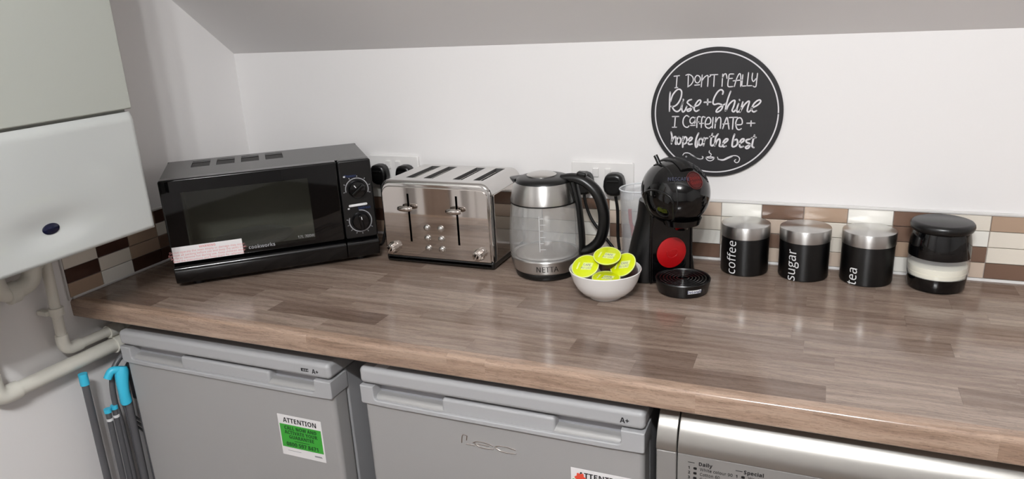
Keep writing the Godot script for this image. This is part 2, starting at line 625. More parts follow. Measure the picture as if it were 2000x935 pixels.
func room():
	var W := 4.2
	var D := 4.4
	struct("floor", box_mesh(Vector3(W + 0.2, 0.1, D + 0.2), 0.0), M.floor_boards, Vector3(W / 2, -0.05, D / 2))
	var wall_back := struct("wall_back", box_mesh(Vector3(W + 0.2, 2.6, 0.1), 0.0), M.wall_paint, Vector3(W / 2, 1.3, -0.05))
	var wall_left := struct("wall_left", box_mesh(Vector3(0.1, 2.6, D), 0.0), M.wall_paint, Vector3(-0.05, 1.3, D / 2))
	struct("wall_right", box_mesh(Vector3(0.1, 2.6, D), 0.0), M.wall_paint, Vector3(W + 0.05, 1.3, D / 2))
	struct("wall_front", box_mesh(Vector3(W + 0.2, 2.6, 0.1), 0.0), M.wall_paint, Vector3(W / 2, 1.3, D + 0.05))
	struct("ceiling", box_mesh(Vector3(W + 0.2, 0.1, D), 0.0), M.wall_paint, Vector3(W / 2, 2.45, D / 2))
	# the slope: rises from the back wall at 0.471 above the worktop
	var ang := atan(0.775)
	var b := MB.new()
	b.rbox(Vector3(0, 0.05, 0.9), Vector3(W, 0.1, 1.9), 0.0)
	struct("ceiling_001", b.commit(), M.wall_paint, Vector3(W / 2, 0.471 + WT, 0.0), Vector3(-ang, 0, 0))
	# unseen doors added along the left wall for the toaster front to mirror
	var d1 := struct("door_1", box_mesh(Vector3(0.03, 1.98, 0.23), 0.003), M.door_brown, Vector3(0.015, 0.99, 1.385))
	part(d1, "door_frame", box_mesh(Vector3(0.04, 2.04, 0.06), 0.004), M.joinery_white, Vector3(0.005, 0.03, 0.145))
	part(d1, "door_frame", box_mesh(Vector3(0.04, 2.04, 0.06), 0.004), M.joinery_white, Vector3(0.005, 0.03, -0.145))
	var d2 := struct("door_2", box_mesh(Vector3(0.035, 1.98, 0.76), 0.003), M.joinery_white, Vector3(0.0175, 0.99, 2.05))
	for s in [-0.19, 0.19]:
		for y in [-0.45, 0.42]:
			part(d2, "panel", box_mesh(Vector3(0.02, 0.7, 0.26), 0.006), M.joinery_white, Vector3(0.015, y, s))
	part(d2, "handle", tube_mesh([Vector3(0.015, 0, -0.32), Vector3(0.06, 0, -0.32), Vector3(0.06, 0, -0.22)], 0.008), M.satin_steel)

func tiles():
	var back := get_node("wall_back")
	var left := get_node("wall_left")
	var tw := 0.0825
	var th := 0.0316
	var y0 := 0.0045
	var variants := {}
	for k in ["cream", "white", "beige", "tan", "brown", "dark"]:
		variants[k] = box_mesh(Vector3(tw - 0.0014, th - 0.0014, 0.005), 0.0008, 2)
	var order := ["cream", "beige", "tan", "white", "brown", "cream", "beige", "dark", "white", "tan"]
	var rng := RandomNumberGenerator.new()
	rng.seed = 11
	# rows from the top; columns where the photograph shows them, k counted from x = 1.2765
	var known := {
		-1: ["beige", "cream", "white", "brown"], 0: ["white", "cream", "beige", "white"], 1: ["brown", "beige", "brown", "beige"],
		2: ["tan", "cream", "cream", "beige"], 3: ["white", "cream", "white", "brown"], 4: ["brown", "brown", "tan", "white"],
		5: ["cream", "white", "brown", "beige"], 6: ["tan", "cream", "cream", "brown"], 7: ["tan", "cream", "white", "brown"],
		-2: ["beige", "white", "cream", "tan"], -3: ["cream", "beige", "brown", "beige"], -4: ["brown", "cream", "white", "cream"], -5: ["brown", "beige", "cream", "white"], -6: ["tan", "white", "cream", "beige"]}
	var bm := MB.new()
	bm.rbox(Vector3(2.1, y0 + th * 2, 0.0012), Vector3(4.2, th * 4, 0.0024), 0.0)
	part(back, "grout", bm.commit(), M.grout, -back.position + Vector3(0, WT, 0))
	for k in range(-15, 14):
		var x := 1.2765 + (k + 0.5) * tw
		for r in 4:
			var c: String = known[k][r] if known.has(k) else order[rng.randi() % order.size()]
			part(back, "tile", variants[c], M["tile_" + c], Vector3(x, WT + y0 + (3.5 - r) * th, 0.0028) - back.position)
	var bl := MB.new()
	bl.rbox(Vector3(0.0012, y0 + th * 2, 0.302), Vector3(0.0024, th * 4, 0.598), 0.0)
	part(left, "grout", bl.commit(), M.grout, -left.position + Vector3(0, WT, 0))
	var kl := {0: ["beige", "cream", "dark", "tan"], 1: ["white", "dark", "cream", "white"], 2: ["tan", "tan", "tan", "dark"], 3: ["dark", "cream", "brown", "dark"], 4: ["cream", "brown", "beige", "tan"], 5: ["dark", "beige", "cream", "brown"], 6: ["tan", "white", "brown", "cream"]}
	for k in 7:
		var z := 0.6 - (k + 0.5) * tw
		for r in 4:
			var c: String = kl[k][r]
			part(left, "tile", variants[c], M["tile_" + c], Vector3(0.0028, WT + y0 + (3.5 - r) * th, z) - left.position, Vector3(0, PI / 2, 0))
	# sealant bead along the worktop, trim above the tiles and at their end
	var q := [Vector2(0, 0), Vector2(0.0085, 0), Vector2(0.0065, 0.0018), Vector2(0.0052, 0.0042), Vector2(0, 0.0048)]
	var s := MB.new()
	s.extrude(q, 0.0, 4.2)
	struct("trim_1", s.commit(), M.sealant, Vector3(0.0, WT, 0.0), Vector3(0, PI / 2, 0)).scale = Vector3(-1, 1, 1)
	struct("trim_2", box_mesh(Vector3(4.2, 0.006, 0.007), 0.002), M.sealant, Vector3(2.1, WT + y0 + th * 4 + 0.002, 0.0036))
	struct("trim_3", box_mesh(Vector3(0.007, 0.006, 0.6), 0.002), M.sealant, Vector3(0.0036, WT + y0 + th * 4 + 0.002, 0.3))
	struct("trim_4", box_mesh(Vector3(0.006, 0.135, 0.004), 0.001), M.sealant, Vector3(0.0032, WT + 0.067, 0.6025))
	struct("trim_5", box_mesh(Vector3(0.007, 0.006, 0.59), 0.002), M.sealant, Vector3(0.0036, WT + 0.003, 0.3))

func worktop():
	var o := thing("worktop", "long wood block worktop carrying the kitchen appliances", "worktop", Vector3(0, WT, 0))
	var x1 := 3.0
	# the core board with its rounded nosing: profile in (z, y), drawn along x
	var prof := [Vector2(0.0, -0.038), Vector2(0.597, -0.038)]
	prof.append_array(arc(Vector2(0.597, -0.035), 0.003, 270, 360, 3))
	prof.append_array(arc(Vector2(0.592, -0.0080), 0.0080, 0, 90, 6))
	prof.append(Vector2(0.5775, 0.0))
	prof.append(Vector2(0.5775, -0.002))
	prof.append(Vector2(0.0, -0.002))
	var ends := [0.0, 0.335, 0.62, 0.98, 1.32, 1.70, 2.15, 2.6, x1]
	var ti := [6, 5, 6, 5, 5, 6, 5, 6]
	for i in ends.size() - 1:
		var c := MB.new()
		var run := []
		var acc := 0.0
		for k in prof.size():
			run.append(acc)
			acc += (prof[(k + 1) % prof.size()] - prof[k]).length()
		for k in prof.size():
			var a: Vector2 = prof[k]
			var b: Vector2 = prof[(k + 1) % prof.size()]
			var e := (b - a)
			var nn := Vector3(0, -e.x, e.y).normalized()
			var na := nn
			var nb := nn
			if k >= 6 and k <= 11:
				na = Vector3(0, (a.y + 0.008) / 0.008, (a.x - 0.592) / 0.008).normalized()
				nb = Vector3(0, (b.y + 0.008) / 0.008, (b.x - 0.592) / 0.008).normalized()
			var off := 0.31 * i
			c.quad(Vector3(ends[i], a.y, a.x), Vector3(ends[i + 1], a.y, a.x), Vector3(ends[i + 1], b.y, b.x), Vector3(ends[i], b.y, b.x), na, na, nb, nb,
				Vector2(ends[i], run[k] + off), Vector2(ends[i + 1], run[k] + off), Vector2(ends[i + 1], run[k] + off + e.length()), Vector2(ends[i], run[k] + off + e.length()))
		if i == 0:
			c.xf = Transform3D(Basis(Vector3(0, 0, 1), Vector3(0, 1, 0), Vector3(-1, 0, 0)), Vector3.ZERO)
			c.fill(prof, 0.0, Vector3(0, 0, 1))
		part(o, "front_board", c.commit(), M["wood_%d" % ti[i]])
	# staves: [row, ends of the staves along x, tones]; row 0 is next to the front
	var rows := [
		[[0.0, 0.06, 0.21, 0.62, 0.93, 1.215, 1.4955, 1.86, 2.3, 2.7, x1], [4, 3, 2, 0, 4, 3, 2, 4, 0, 3]],
		[[0.0, 0.17, 0.306, 0.47, 0.722, 1.10, 1.304, 1.669, 1.95, 2.4, x1], [1, 4, 2, 3, 0, 3, 2, 1, 0, 4]],
		[[0.0, 0.215, 0.387, 0.785, 1.13, 1.507, 1.93, 2.3, 2.7, x1], [4, 1, 0, 1, 4, 0, 1, 2, 0]],
		[[0.0, 0.26, 0.52, 0.86, 1.18, 1.4615, 1.86, 2.2, 2.6, x1], [0, 4, 2, 0, 1, 0, 4, 1, 0]],
		[[0.0, 0.31, 0.60, 0.945, 1.26, 1.44, 1.678, 2.05, 2.5, x1], [1, 0, 2, 1, 0, 1, 2, 0, 4]],
		[[0.0, 0.22, 0.595, 0.84, 1.09, 1.506, 1.80, 2.2, 2.6, x1], [0, 2, 1, 4, 2, 0, 4, 1, 2]],
		[[0.0, 0.4, 0.72, 1.05, 1.35, 1.62, 2.0, 2.5, x1], [4, 1, 0, 1, 4, 1, 0, 4]],
		[[0.0, 0.3, 0.65, 0.95, 1.2, 1.46, 1.75, 2.2, x1], [0, 4, 2, 0, 1, 0, 2, 1]],
		[[0.0, 0.45, 0.8, 1.12, 1.4, 1.7, 2.05, 2.5, x1], [1, 0, 1, 4, 0, 4, 1, 0]],
		[[0.0, 0.35, 0.7, 1.0, 1.31, 1.58, 1.9, 2.4, x1], [0, 1, 0, 1, 4, 0, 1, 4]],
		[[0.0, 0.5, 0.9, 1.2, 1.5, 1.82, 2.3, x1], [4, 0, 1, 0, 1, 0, 4]],
		[[0.0, 0.4, 0.8, 1.1, 1.43, 1.75, 2.2, x1], [1, 4, 0, 4, 0, 1, 0]]]
	var zf := 0.5775
	for r in rows.size():
		var za: float = max(0.0, zf - 0.0505 * (r + 1))
		var zb: float = zf - 0.0505 * r
		if r == rows.size() - 1:
			za = 0.0
		for k in rows[r][1].size():
			var c := MB.new()
			var a: float = rows[r][0][k]
			var b: float = rows[r][0][k + 1]
			var ou: float = r * 0.37 + k * 0.23
			var ov: float = r * 0.113 + k * 0.071
			var g := 0.0001
			var P := [Vector3(a + g, 0, zb - g), Vector3(b - g, 0, zb - g), Vector3(b - g, 0, za + g), Vector3(a + g, 0, za + g)]
			var u := Vector3.UP
			c.quad(P[0], P[1], P[2], P[3], u, u, u, u, Vector2(a + ou, zb + ov), Vector2(b + ou, zb + ov), Vector2(b + ou, za + ov), Vector2(a + ou, za + ov))
			for i in 4:
				var p: Vector3 = P[i]
				var q: Vector3 = P[(i + 1) % 4]
				var nn := (q - p).normalized().cross(Vector3.UP) * -1.0
				nn = nn if nn.dot(p + q - P[0] - P[2]) > 0.0 else -nn
				c.flat(p, q, q - u * 0.002, p - u * 0.002, nn)
			part(o, "stave", c.commit(), M["wood_%d" % rows[r][1][k]])

# ------------------------------------------------------------------ left wall: boiler, pipes, airer
func boiler():
	var zc := 0.80
	var o := thing("boiler", "white wall boiler with an oval blue badge above the pipes", "boiler", Vector3(0.0, WT + 0.183, zc))
	var w := 0.40
	part(o, "casing", box_mesh(Vector3(0.285, 0.70, w - 0.006), 0.004), M.boiler_paint, Vector3(0.1435, 0.355, 0))
	# upper panel
	part(o, "upper_panel", box_mesh(Vector3(0.014, 0.487, w), 0.003, 3), M.boiler_paint, Vector3(0.293, 0.2245 + 0.245, 0))
	# lower flap with a shallow dimple round the badge and a bevel along its top
	var H := 0.221
	var b := MB.new()
	var rows := []
	var NY := 60
	var NZ := 80
	for i in NY + 1:
		var y := H * i / NY
		var line := []
		for k in NZ + 1:
			var z := -w / 2 + w * k / NZ
			var x := 0.300
			var e := Vector2((z + 0.003) / 0.066, (y - 0.054) / 0.025)
			x -= 0.0085 * exp(-e.length_squared() * 0.9)
			# rounded rims
			var m: float = min(y, z + w / 2)
			m = min(m, w / 2 - z)
			if m < 0.004:
				x -= 0.004 * (1.0 - sqrt(max(0.0, 1.0 - pow(1.0 - m / 0.004, 2))))
			var tt: float = H - y
			if tt < 0.016:
				x -= 0.006 * pow(1.0 - tt / 0.016, 1.5)
			line.append(Vector3(x, y, z))
		rows.append(line)
	b.skin(rows, false, Vector3.RIGHT)
	b.rbox(Vector3(0.2825, H / 2, 0), Vector3(0.012, H - 0.001, w - 0.001), 0.002, 2)
	var fl := part(o, "lower_flap", b.commit(), M.boiler_plastic)
	var e := MB.new()
	e.lathe([Vector2(0.0, 0.0), Vector2(0.0150, 0.0), Vector2(0.0150, 0.0030), Vector2(0.0135, 0.0042), Vector2(0.0, 0.0048)], 32, 50, 0.62, 1.0)
	part(fl, "badge", e.commit(), M.badge_blue, Vector3(0.2905, 0.054, -0.003), Vector3(0, 0, -PI / 2), "oval dark blue badge")

func pipe_path(pts: Array, r: float) -> Array:
	# rounds the corners of a run of straight pipes
	var o := [pts[0]]
	for i in range(1, pts.size() - 1):
		var a: Vector3 = pts[i] + (pts[i - 1] - pts[i]).normalized() * r
		var b: Vector3 = pts[i] + (pts[i + 1] - pts[i]).normalized() * r
		for k in 7:
			var t := k / 6.0
			o.append(a.lerp(pts[i], t).lerp((pts[i] as Vector3).lerp(b, t), t))
	o.append(pts[-1])
	return o
func pipes():
	var o := thing("waste_pipe", "thin white plastic pipe bending under the worktop end", "pipe", Vector3(0, WT, 0), 0.0, "white boiler pipes")
	part(o, "pipe", tube_mesh(pipe_path([Vector3(0.034, 0.182, 0.650), Vector3(0.032, -0.088, 0.658), Vector3(0.026, -0.094, 0.50)], 0.022), 0.0105, 16), M.pipe_plastic)
	part(o, "elbow", tube_mesh(pipe_path([Vector3(0.032, -0.052, 0.657), Vector3(0.032, -0.088, 0.658), Vector3(0.030, -0.0895, 0.620)], 0.022), 0.0128, 16), M.pipe_plastic)
	part(o, "clip", tube_mesh([Vector3(0.033, 0.008, 0.655), Vector3(0.033, -0.008, 0.6555)], 0.0145, 16), M.pipe_plastic)
	part(o, "clip_foot", box_mesh(Vector3(0.030, 0.010, 0.014), 0.002), M.pipe_plastic, Vector3(0.0155, 0.0, 0.669))
	part(o, "coupling", tube_mesh([Vector3(0.0275, -0.0935, 0.552), Vector3(0.0268, -0.094, 0.520)], 0.0145, 16), M.pipe_plastic)
	var p := thing("drain_pipe", "thick white plastic pipe running low along the left wall", "pipe", Vector3(0, WT, 0), 0.0, "white boiler pipes")
	part(p, "pipe", tube_mesh(pipe_path([Vector3(0.028, 0.12, 0.812), Vector3(0.028, -0.122, 0.808), Vector3(0.028, -0.128, 0.50)], 0.026), 0.0155, 18), M.pipe_plastic)
	part(p, "elbow", tube_mesh(pipe_path([Vector3(0.028, -0.075, 0.809), Vector3(0.028, -0.122, 0.808), Vector3(0.028, -0.123, 0.765)], 0.026), 0.0185, 18), M.pipe_plastic)
	part(p, "coupling", tube_mesh([Vector3(0.028, -0.1275, 0.545), Vector3(0.028, -0.128, 0.518)], 0.0195, 18), M.pipe_plastic)
	var q := thing("overflow_pipe", "fat white elbow pipe tucked under the boiler", "pipe", Vector3(0, WT, 0), 0.0, "white boiler pipes")
	part(q, "pipe", tube_mesh(pipe_path([Vector3(0.045, 0.182, 0.690), Vector3(0.045, 0.080, 0.690), Vector3(0.045, 0.072, 0.762), Vector3(0.045, 0.182, 0.768)], 0.03), 0.0175, 18), M.pipe_plastic)
	part(q, "collar", tube_mesh([Vector3(0.045, 0.0745, 0.730), Vector3(0.045, 0.0735, 0.748)], 0.0215, 18), M.pipe_plastic)
	part(q, "collar", tube_mesh([Vector3(0.045, 0.122, 0.690), Vector3(0.045, 0.106, 0.690)], 0.0215, 18), M.pipe_plastic)

func airer():
	var o := thing("clothes_airer", "folded grey clothes airer with turquoise caps leaning between wall and fridge", "airer", Vector3(0.0, 0.0, 0.0))
	var Y := WT
	var r := 0.0075
	var leg := part(o, "leg", tube_mesh([Vector3(0.050, Y - 0.150, 0.645), Vector3(0.055, 0.004, 0.655)], r, 12), M.airer_grey)
	part(leg, "cap", tube_mesh([Vector3(0.0497, Y - 0.146, 0.6448), Vector3(0.0502, Y - 0.172, 0.6455)], r * 1.22, 14), M.airer_turquoise)
	for k in 2:
		var z := 0.618 - 0.0165 * k
		var l2 := part(o, "wing_leg", tube_mesh([Vector3(0.062, Y - 0.245, z), Vector3(0.066, 0.004, z + 0.012)], 0.0062, 12), M.airer_grey)
		part(l2, "collar", tube_mesh([Vector3(0.062, Y - 0.243, z), Vector3(0.0621, Y - 0.252, z)], 0.0078, 12), M.airer_turquoise)
		part(l2, "ring", tube_mesh([Vector3(0.0622, Y - 0.266, z), Vector3(0.0623, Y - 0.272, z)], 0.0072, 12), M.print_white)
	# bent frame tubes
	var u := [Vector3(0.068, 0.004, 0.603), Vector3(0.064, Y - 0.35, 0.595), Vector3(0.062, Y - 0.23, 0.597), Vector3(0.062, Y - 0.175, 0.588), Vector3(0.064, Y - 0.148, 0.568), Vector3(0.068, Y - 0.138, 0.545)]
	part(o, "frame_tube", tube_mesh(smooth3(u, 6), 0.0062, 12), M.airer_grey)
	var u2 := [Vector3(0.080, 0.004, 0.592), Vector3(0.078, Y - 0.35, 0.583), Vector3(0.076, Y - 0.23, 0.586), Vector3(0.076, Y - 0.185, 0.575), Vector3(0.078, Y - 0.160, 0.553)]
	part(o, "frame_tube", tube_mesh(smooth3(u2, 6), 0.0062, 12), M.airer_grey)
	# turquoise clamp with a long tongue, and the leg that it grips
	part(o, "leg", tube_mesh([Vector3(0.088, Y - 0.215, 0.584), Vector3(0.092, 0.004, 0.597)], 0.0082, 12), M.airer_grey)
	var c := MB.new()
	c.tube(smooth3([Vector3(0.086, Y - 0.156, 0.578), Vector3(0.087, Y - 0.175, 0.585), Vector3(0.089, Y - 0.205, 0.590), Vector3(0.089, Y - 0.232, 0.590), Vector3(0.089, Y - 0.241, 0.589)], 5),
		[0.010, 0.0115, 0.0135, 0.0145, 0.0145, 0.0142, 0.0138, 0.0132, 0.0125, 0.012, 0.0116, 0.0114, 0.0114, 0.0116, 0.0120, 0.0122, 0.012, 0.0115, 0.0105, 0.009, 0.006], 14)
	c.tube(smooth3([Vector3(0.074, Y - 0.172, 0.610), Vector3(0.078, Y - 0.158, 0.600), Vector3(0.085, Y - 0.160, 0.588)], 5), 0.0085, 12)
	part(o, "clamp", c.commit(), M.airer_turquoise)
	part(o, "hinge_block", box_mesh(Vector3(0.016, 0.09, 0.022), 0.006, 3), M.airer_dark, Vector3(0.094, Y - 0.195, 0.562))
	part(o, "frame_tube", tube_mesh([Vector3(0.098, Y - 0.23, 0.565), Vector3(0.100, 0.004, 0.575)], 0.006, 12), M.airer_grey)
	for k in 3:
		part(o, "rail", tube_mesh([Vector3(0.030, Y - 0.298 - 0.013 * k, 0.547), Vector3(0.1, Y - 0.300 - 0.013 * k, 0.568)], 0.0026, 8), M.airer_dark)

# ------------------------------------------------------------------ appliances under the worktop
func fridge(x0: float, x1: float, top: float, label: String, first: bool):
	var W := x1 - x0
	var o := thing("fridge", label, "fridge", Vector3((x0 + x1) / 2, 0, 0.0), 0.0, "under-counter fridges")
	var T := WT + top
	var F := 0.588
	part(o, "cabinet", box_mesh(Vector3(W - 0.006, T - 0.05, 0.48), 0.004), M.fridge_side, Vector3(0, (T - 0.05) / 2 + 0.018, 0.295))
	for s in [-1, 1]:
		part(o, "foot", lathe_mesh([Vector2(0, 0), Vector2(0.018, 0), Vector2(0.018, 0.018), Vector2(0, 0.018)], 16), M.black_matt, Vector3(s * (W / 2 - 0.05), 0, 0.48))
	var lid := part(o, "lid", box_mesh(Vector3(W, 0.032, F - 0.045), 0.0085, 4), M.fridge_lid, Vector3(0, T - 0.016, (F + 0.045) / 2))
	part(lid, "energy_mark", text_mesh("A+", 0.0125, true), M.print_black, Vector3(W / 2 - 0.032, -0.002, (F - 0.045) / 2 + 0.0003))
	if first:
		part(lid, "freezer_mark", plate_mesh(rrect(-0.0085, -0.0032, 0.0085, 0.0032, 0.0005, 1), 0.0, 0.0004), M.print_black, Vector3(W / 2 - 0.056, -0.0015, (F - 0.045) / 2))
		for i in 3:
			var b := MB.new()
			b.extrude(arc(Vector2.ZERO, 0.0019, 0, 330, 10), 0.0, 0.0006)
			part(lid, "star_mark", b.commit(), M.print_grey, Vector3(W / 2 - 0.0588 + 0.005 * i, -0.0015, (F - 0.045) / 2 + 0.0002))
	else:
		part(lid, "rating_label", box_mesh(Vector3(0.026, 0.0006, 0.016), 0.0002), M.paper, Vector3(-W / 2 + 0.042, 0.0161, (F - 0.045) / 2 - 0.018))
	# door: slab with rounded edges, darker gap above it, handle trim along its top
	var dt := T - 0.0355
	var dh := dt - 0.07
	var door := part(o, "door", box_mesh(Vector3(W - 0.004, dh - 0.02, 0.048), 0.010, 4), M.fridge_door, Vector3(0, 0.07 + (dh - 0.02) / 2, F - 0.028))
	var ft := F + 0.002
	var hw := W / 2
	# trim outline: full width, notched for the grips
	var poly := []
	poly.append_array(arc(Vector2(-hw + 0.004, -0.032), 0.004, 180, 270, 3))
	poly.append(Vector2(-hw + 0.06, -0.0375))
	poly.append(Vector2(hw - 0.06, -0.0375))
	poly.append_array(arc(Vector2(hw - 0.004, -0.032), 0.004, 270, 360, 3))
	poly.append_array([Vector2(hw, 0.0), Vector2(hw - 0.038, 0.0)])
	poly.append_array(arc(Vector2(hw - 0.045, -0.020), 0.007, 360, 270, 4))
	poly.append(Vector2(hw - 0.16, -0.0285))
	poly.append(Vector2(-hw + 0.16, -0.0285))
	poly.append_array(arc(Vector2(-hw + 0.035, -0.020), 0.007, 270, 180, 4))
	poly.append(Vector2(-hw + 0.028, 0.0))
	poly.append(Vector2(-hw, 0.0))
	var tr := MB.new()
	tr.extrude(poly, -0.052, 0.0, 0.0022, -1, true, false)
	var hy := dt - (0.07 + (dh - 0.02) / 2)
	var dz := ft - (F - 0.028)
	var trim := part(door, "handle_trim", tr.commit(), M.fridge_lid, Vector3(0, hy, dz))
	part(trim, "recess", box_mesh(Vector3(W - 0.05, 0.032, 0.02), 0.002), M.fridge_recess, Vector3(0, -0.0165, -0.036))
	var mid := MB.new()
	mid.extrude(rrect(-hw + 0.165, -0.031, hw - 0.15, -0.0025, 0.006, 4), -0.03, -0.006, 0.005, -1, true, false)
	part(trim, "grip_divider", mid.commit(), M.fridge_lid)
	var face := 0.0244
	if first:
		sticker(door, Vector3(0.560 - (x0 + x1) / 2, WT - 0.238 - door.position.y, face), false)
	else:
		sticker(door, Vector3(1.171 - (x0 + x1) / 2, WT - 0.228 - door.position.y, face), true)
		var lg := MB.new()
		var strokes := [[[460, 205], [335, 185], [295, 400]], [[450, 215], [430, 330]], [[410, 425], [640, 465]], [[600, 395], [720, 352], [940, 385], [1130, 460]], [[720, 412], [1020, 466]], [[640, 400], [720, 470], [850, 520], [1140, 545]], [[1170, 490], [1270, 450], [1500, 480], [1700, 550]], [[1180, 500], [1300, 580], [1450, 622], [1710, 640]]]
		for s in strokes:
			var p := []
			for k in s:
				var X: float = k[0] / 13.33 - 22.0
				var Yp: float = k[1] / 13.33 + 840.0 - 872.0 - 0.16 * X + 3.6
				p.append(Vector3(0.917 + X * 0.00098, -0.1745 - Yp * 0.00098, 0.0))
			var q := smooth3(p, 4) if p.size() > 2 else p
			lg.tube(q, 0.0011, 6)
		part(door, "raised_lettering", lg.commit(), M.chrome, Vector3(-(x0 + x1) / 2, WT - door.position.y, face))

func sticker(door: Node3D, at: Vector3, flower: bool):
	var s := part(door, "sticker", box_mesh(Vector3(0.105, 0.092, 0.0006), 0.0002, 1), M.paper, at, Vector3.ZERO, "white and green guarantee sticker")
	var z := 0.0004
	part(s, "heading", text_mesh("ATTENTION", 0.0145, true), M.print_black, Vector3(0.001, 0.0345, z))
	part(s, "green_field", plate_mesh([Vector2(-0.0495, -0.027), Vector2(0.0495, -0.027), Vector2(0.0495, 0.025), Vector2(-0.0495, 0.025)], 0.0, 0.0003), M.sticker_green, Vector3(0, 0, 0.0003))
	var lines := [["CALL NOW AND", 0.0105, 0.0175], ["ACTIVATE YOUR", 0.0105, 0.0075], ["GUARANTEE", 0.0105, -0.0025], ["0800 597 8471", 0.0120, -0.0195]]
	for l in lines:
		part(s, "print", text_mesh(l[0], l[1], true), M.print_green_dark, Vector3(0, l[2], 0.0008))
	part(s, "print_rule", plate_mesh([Vector2(-0.018, -0.0006), Vector2(0.018, -0.0006), Vector2(0.018, 0.0006), Vector2(-0.018, 0.0006)], 0.0, 0.0003), M.print_green_dark, Vector3(0, -0.0108, 0.0005))
	part(s, "print_rule", plate_mesh([Vector2(-0.016, -0.0004), Vector2(0.016, -0.0004), Vector2(0.016, 0.0004), Vector2(-0.016, 0.0004)], 0.0, 0.0002), M.print_grey, Vector3(-0.022, -0.0345, 0.0003))
	part(s, "maker_print", plate_mesh([Vector2(-0.009, -0.0016), Vector2(0.009, -0.0016), Vector2(0.007, 0.0016), Vector2(-0.009, 0.0016)], 0.0, 0.0002), M.print_grey, Vector3(0.036, -0.036, 0.0003))
	if flower:
		var b := MB.new()
		var p := []
		for i in 36:
			var a := TAU * i / 36
			p.append(Vector2(cos(a), sin(a)) * (0.0085 + 0.0016 * cos(a * 6)))
		b.extrude(p, 0.0, 0.0008)
		part(s, "flower_magnet", b.commit(), M.sticker_red, Vector3(-0.036, 0.029, 0.0006), Vector3.ZERO, "small red flower")

func washing_machine():
	var x0 := 1.2625
	var W := 0.60
	var o := thing("washing_machine", "silver washing machine with a curved top edge and printed programme list", "washing machine", Vector3(x0 + W / 2, 0, 0))
	var T := WT - 0.045
	part(o, "cabinet", box_mesh(Vector3(W - 0.004, T - 0.03, 0.50), 0.004), M.machine_silver, Vector3(0, (T - 0.03) / 2 + 0.015, 0.28))
	for s in [-1, 1]:
		part(o, "foot", lathe_mesh([Vector2(0, 0), Vector2(0.02, 0), Vector2(0.02, 0.016), Vector2(0, 0.016)], 16), M.black_matt, Vector3(s * 0.25, 0, 0.45))
	# curved fascia: outline in (z, y), pushed along x
	var curve := [Vector2(0.05, 0.0), Vector2(0.525, 0.0)]
	for i in 13:
		var a := PI / 2 * i / 12
		curve.append(Vector2(0.535 + 0.062 * sin(a), -0.062 + 0.062 * cos(a)))
	curve.append(Vector2(0.597, -0.064))
	curve.append(Vector2(0.05, -0.064))
	for seg in [[0.0, 0.031], [0.033, W]]:
		var b := MB.new()
		b.xf = Transform3D(Basis(Vector3(0, 0, 1), Vector3(0, 1, 0), Vector3(-1, 0, 0)), Vector3.ZERO)
		b.extrude(curve, -seg[1], -seg[0], 0.0015)
		part(o, "curved_top" if seg[0] > 0.01 else "end_cap", b.commit(), M.machine_silver, Vector3(-W / 2, T, 0))
	var panel := part(o, "control_panel", box_mesh(Vector3(W - 0.034, 0.12, 0.06), 0.002), M.machine_panel, Vector3(0.0155, T - 0.0655 - 0.06, 0.565))
	part(o, "end_post", box_mesh(Vector3(0.031, 0.12, 0.06), 0.003), M.machine_panel, Vector3(-W / 2 + 0.0155, T - 0.0655 - 0.06, 0.5655))
	part(o, "front", box_mesh(Vector3(W - 0.002, 0.62, 0.05), 0.004), M.machine_silver, Vector3(0, 0.06 + 0.31, 0.57))
	var z := 0.0304
	var heads := [["Daily", -0.262, 0.045, ["White colour 90", "Cotton 60", "Coloured cotton 40", "Mixed 40"]], ["Special", -0.192, 0.045, ["Wool 40", "Silk 30", "Jeans 40", "Sport 30"]], ["Fast", -0.10, 0.045, ["Quick 30", "Rinse", "Spin"]]]
	for h in heads:
		part(panel, "print", text_mesh(h[0], 0.0085, true), M.print_black, Vector3(h[1] + 0.021, h[2] + 0.0015, z))
		part(panel, "print_rule", plate_mesh([Vector2(-0.005, -0.0004), Vector2(0.005, -0.0004), Vector2(0.005, 0.0004), Vector2(-0.005, 0.0004)], 0.0, 0.0003), M.print_black, Vector3(h[1], h[2] + 0.002, z - 0.0003))
		for i in h[3].size():
			var y: float = h[2] - 0.0075 - 0.0085 * i
			var t := text_mesh(h[3][i], 0.0068)
			t.horizontal_alignment = HORIZONTAL_ALIGNMENT_LEFT
			part(panel, "print", t, M.print_black, Vector3(h[1] + 0.013, y, z))
			part(panel, "print", text_mesh(str(i + 1), 0.0065, true), M.print_black, Vector3(h[1] - 0.003, y, z))
			part(panel, "print_icon", plate_mesh(rrect(-0.0025, -0.002, 0.0025, 0.002, 0.001, 2), 0.0, 0.0003), M.print_black, Vector3(h[1] + 0.006, y, z - 0.0003))

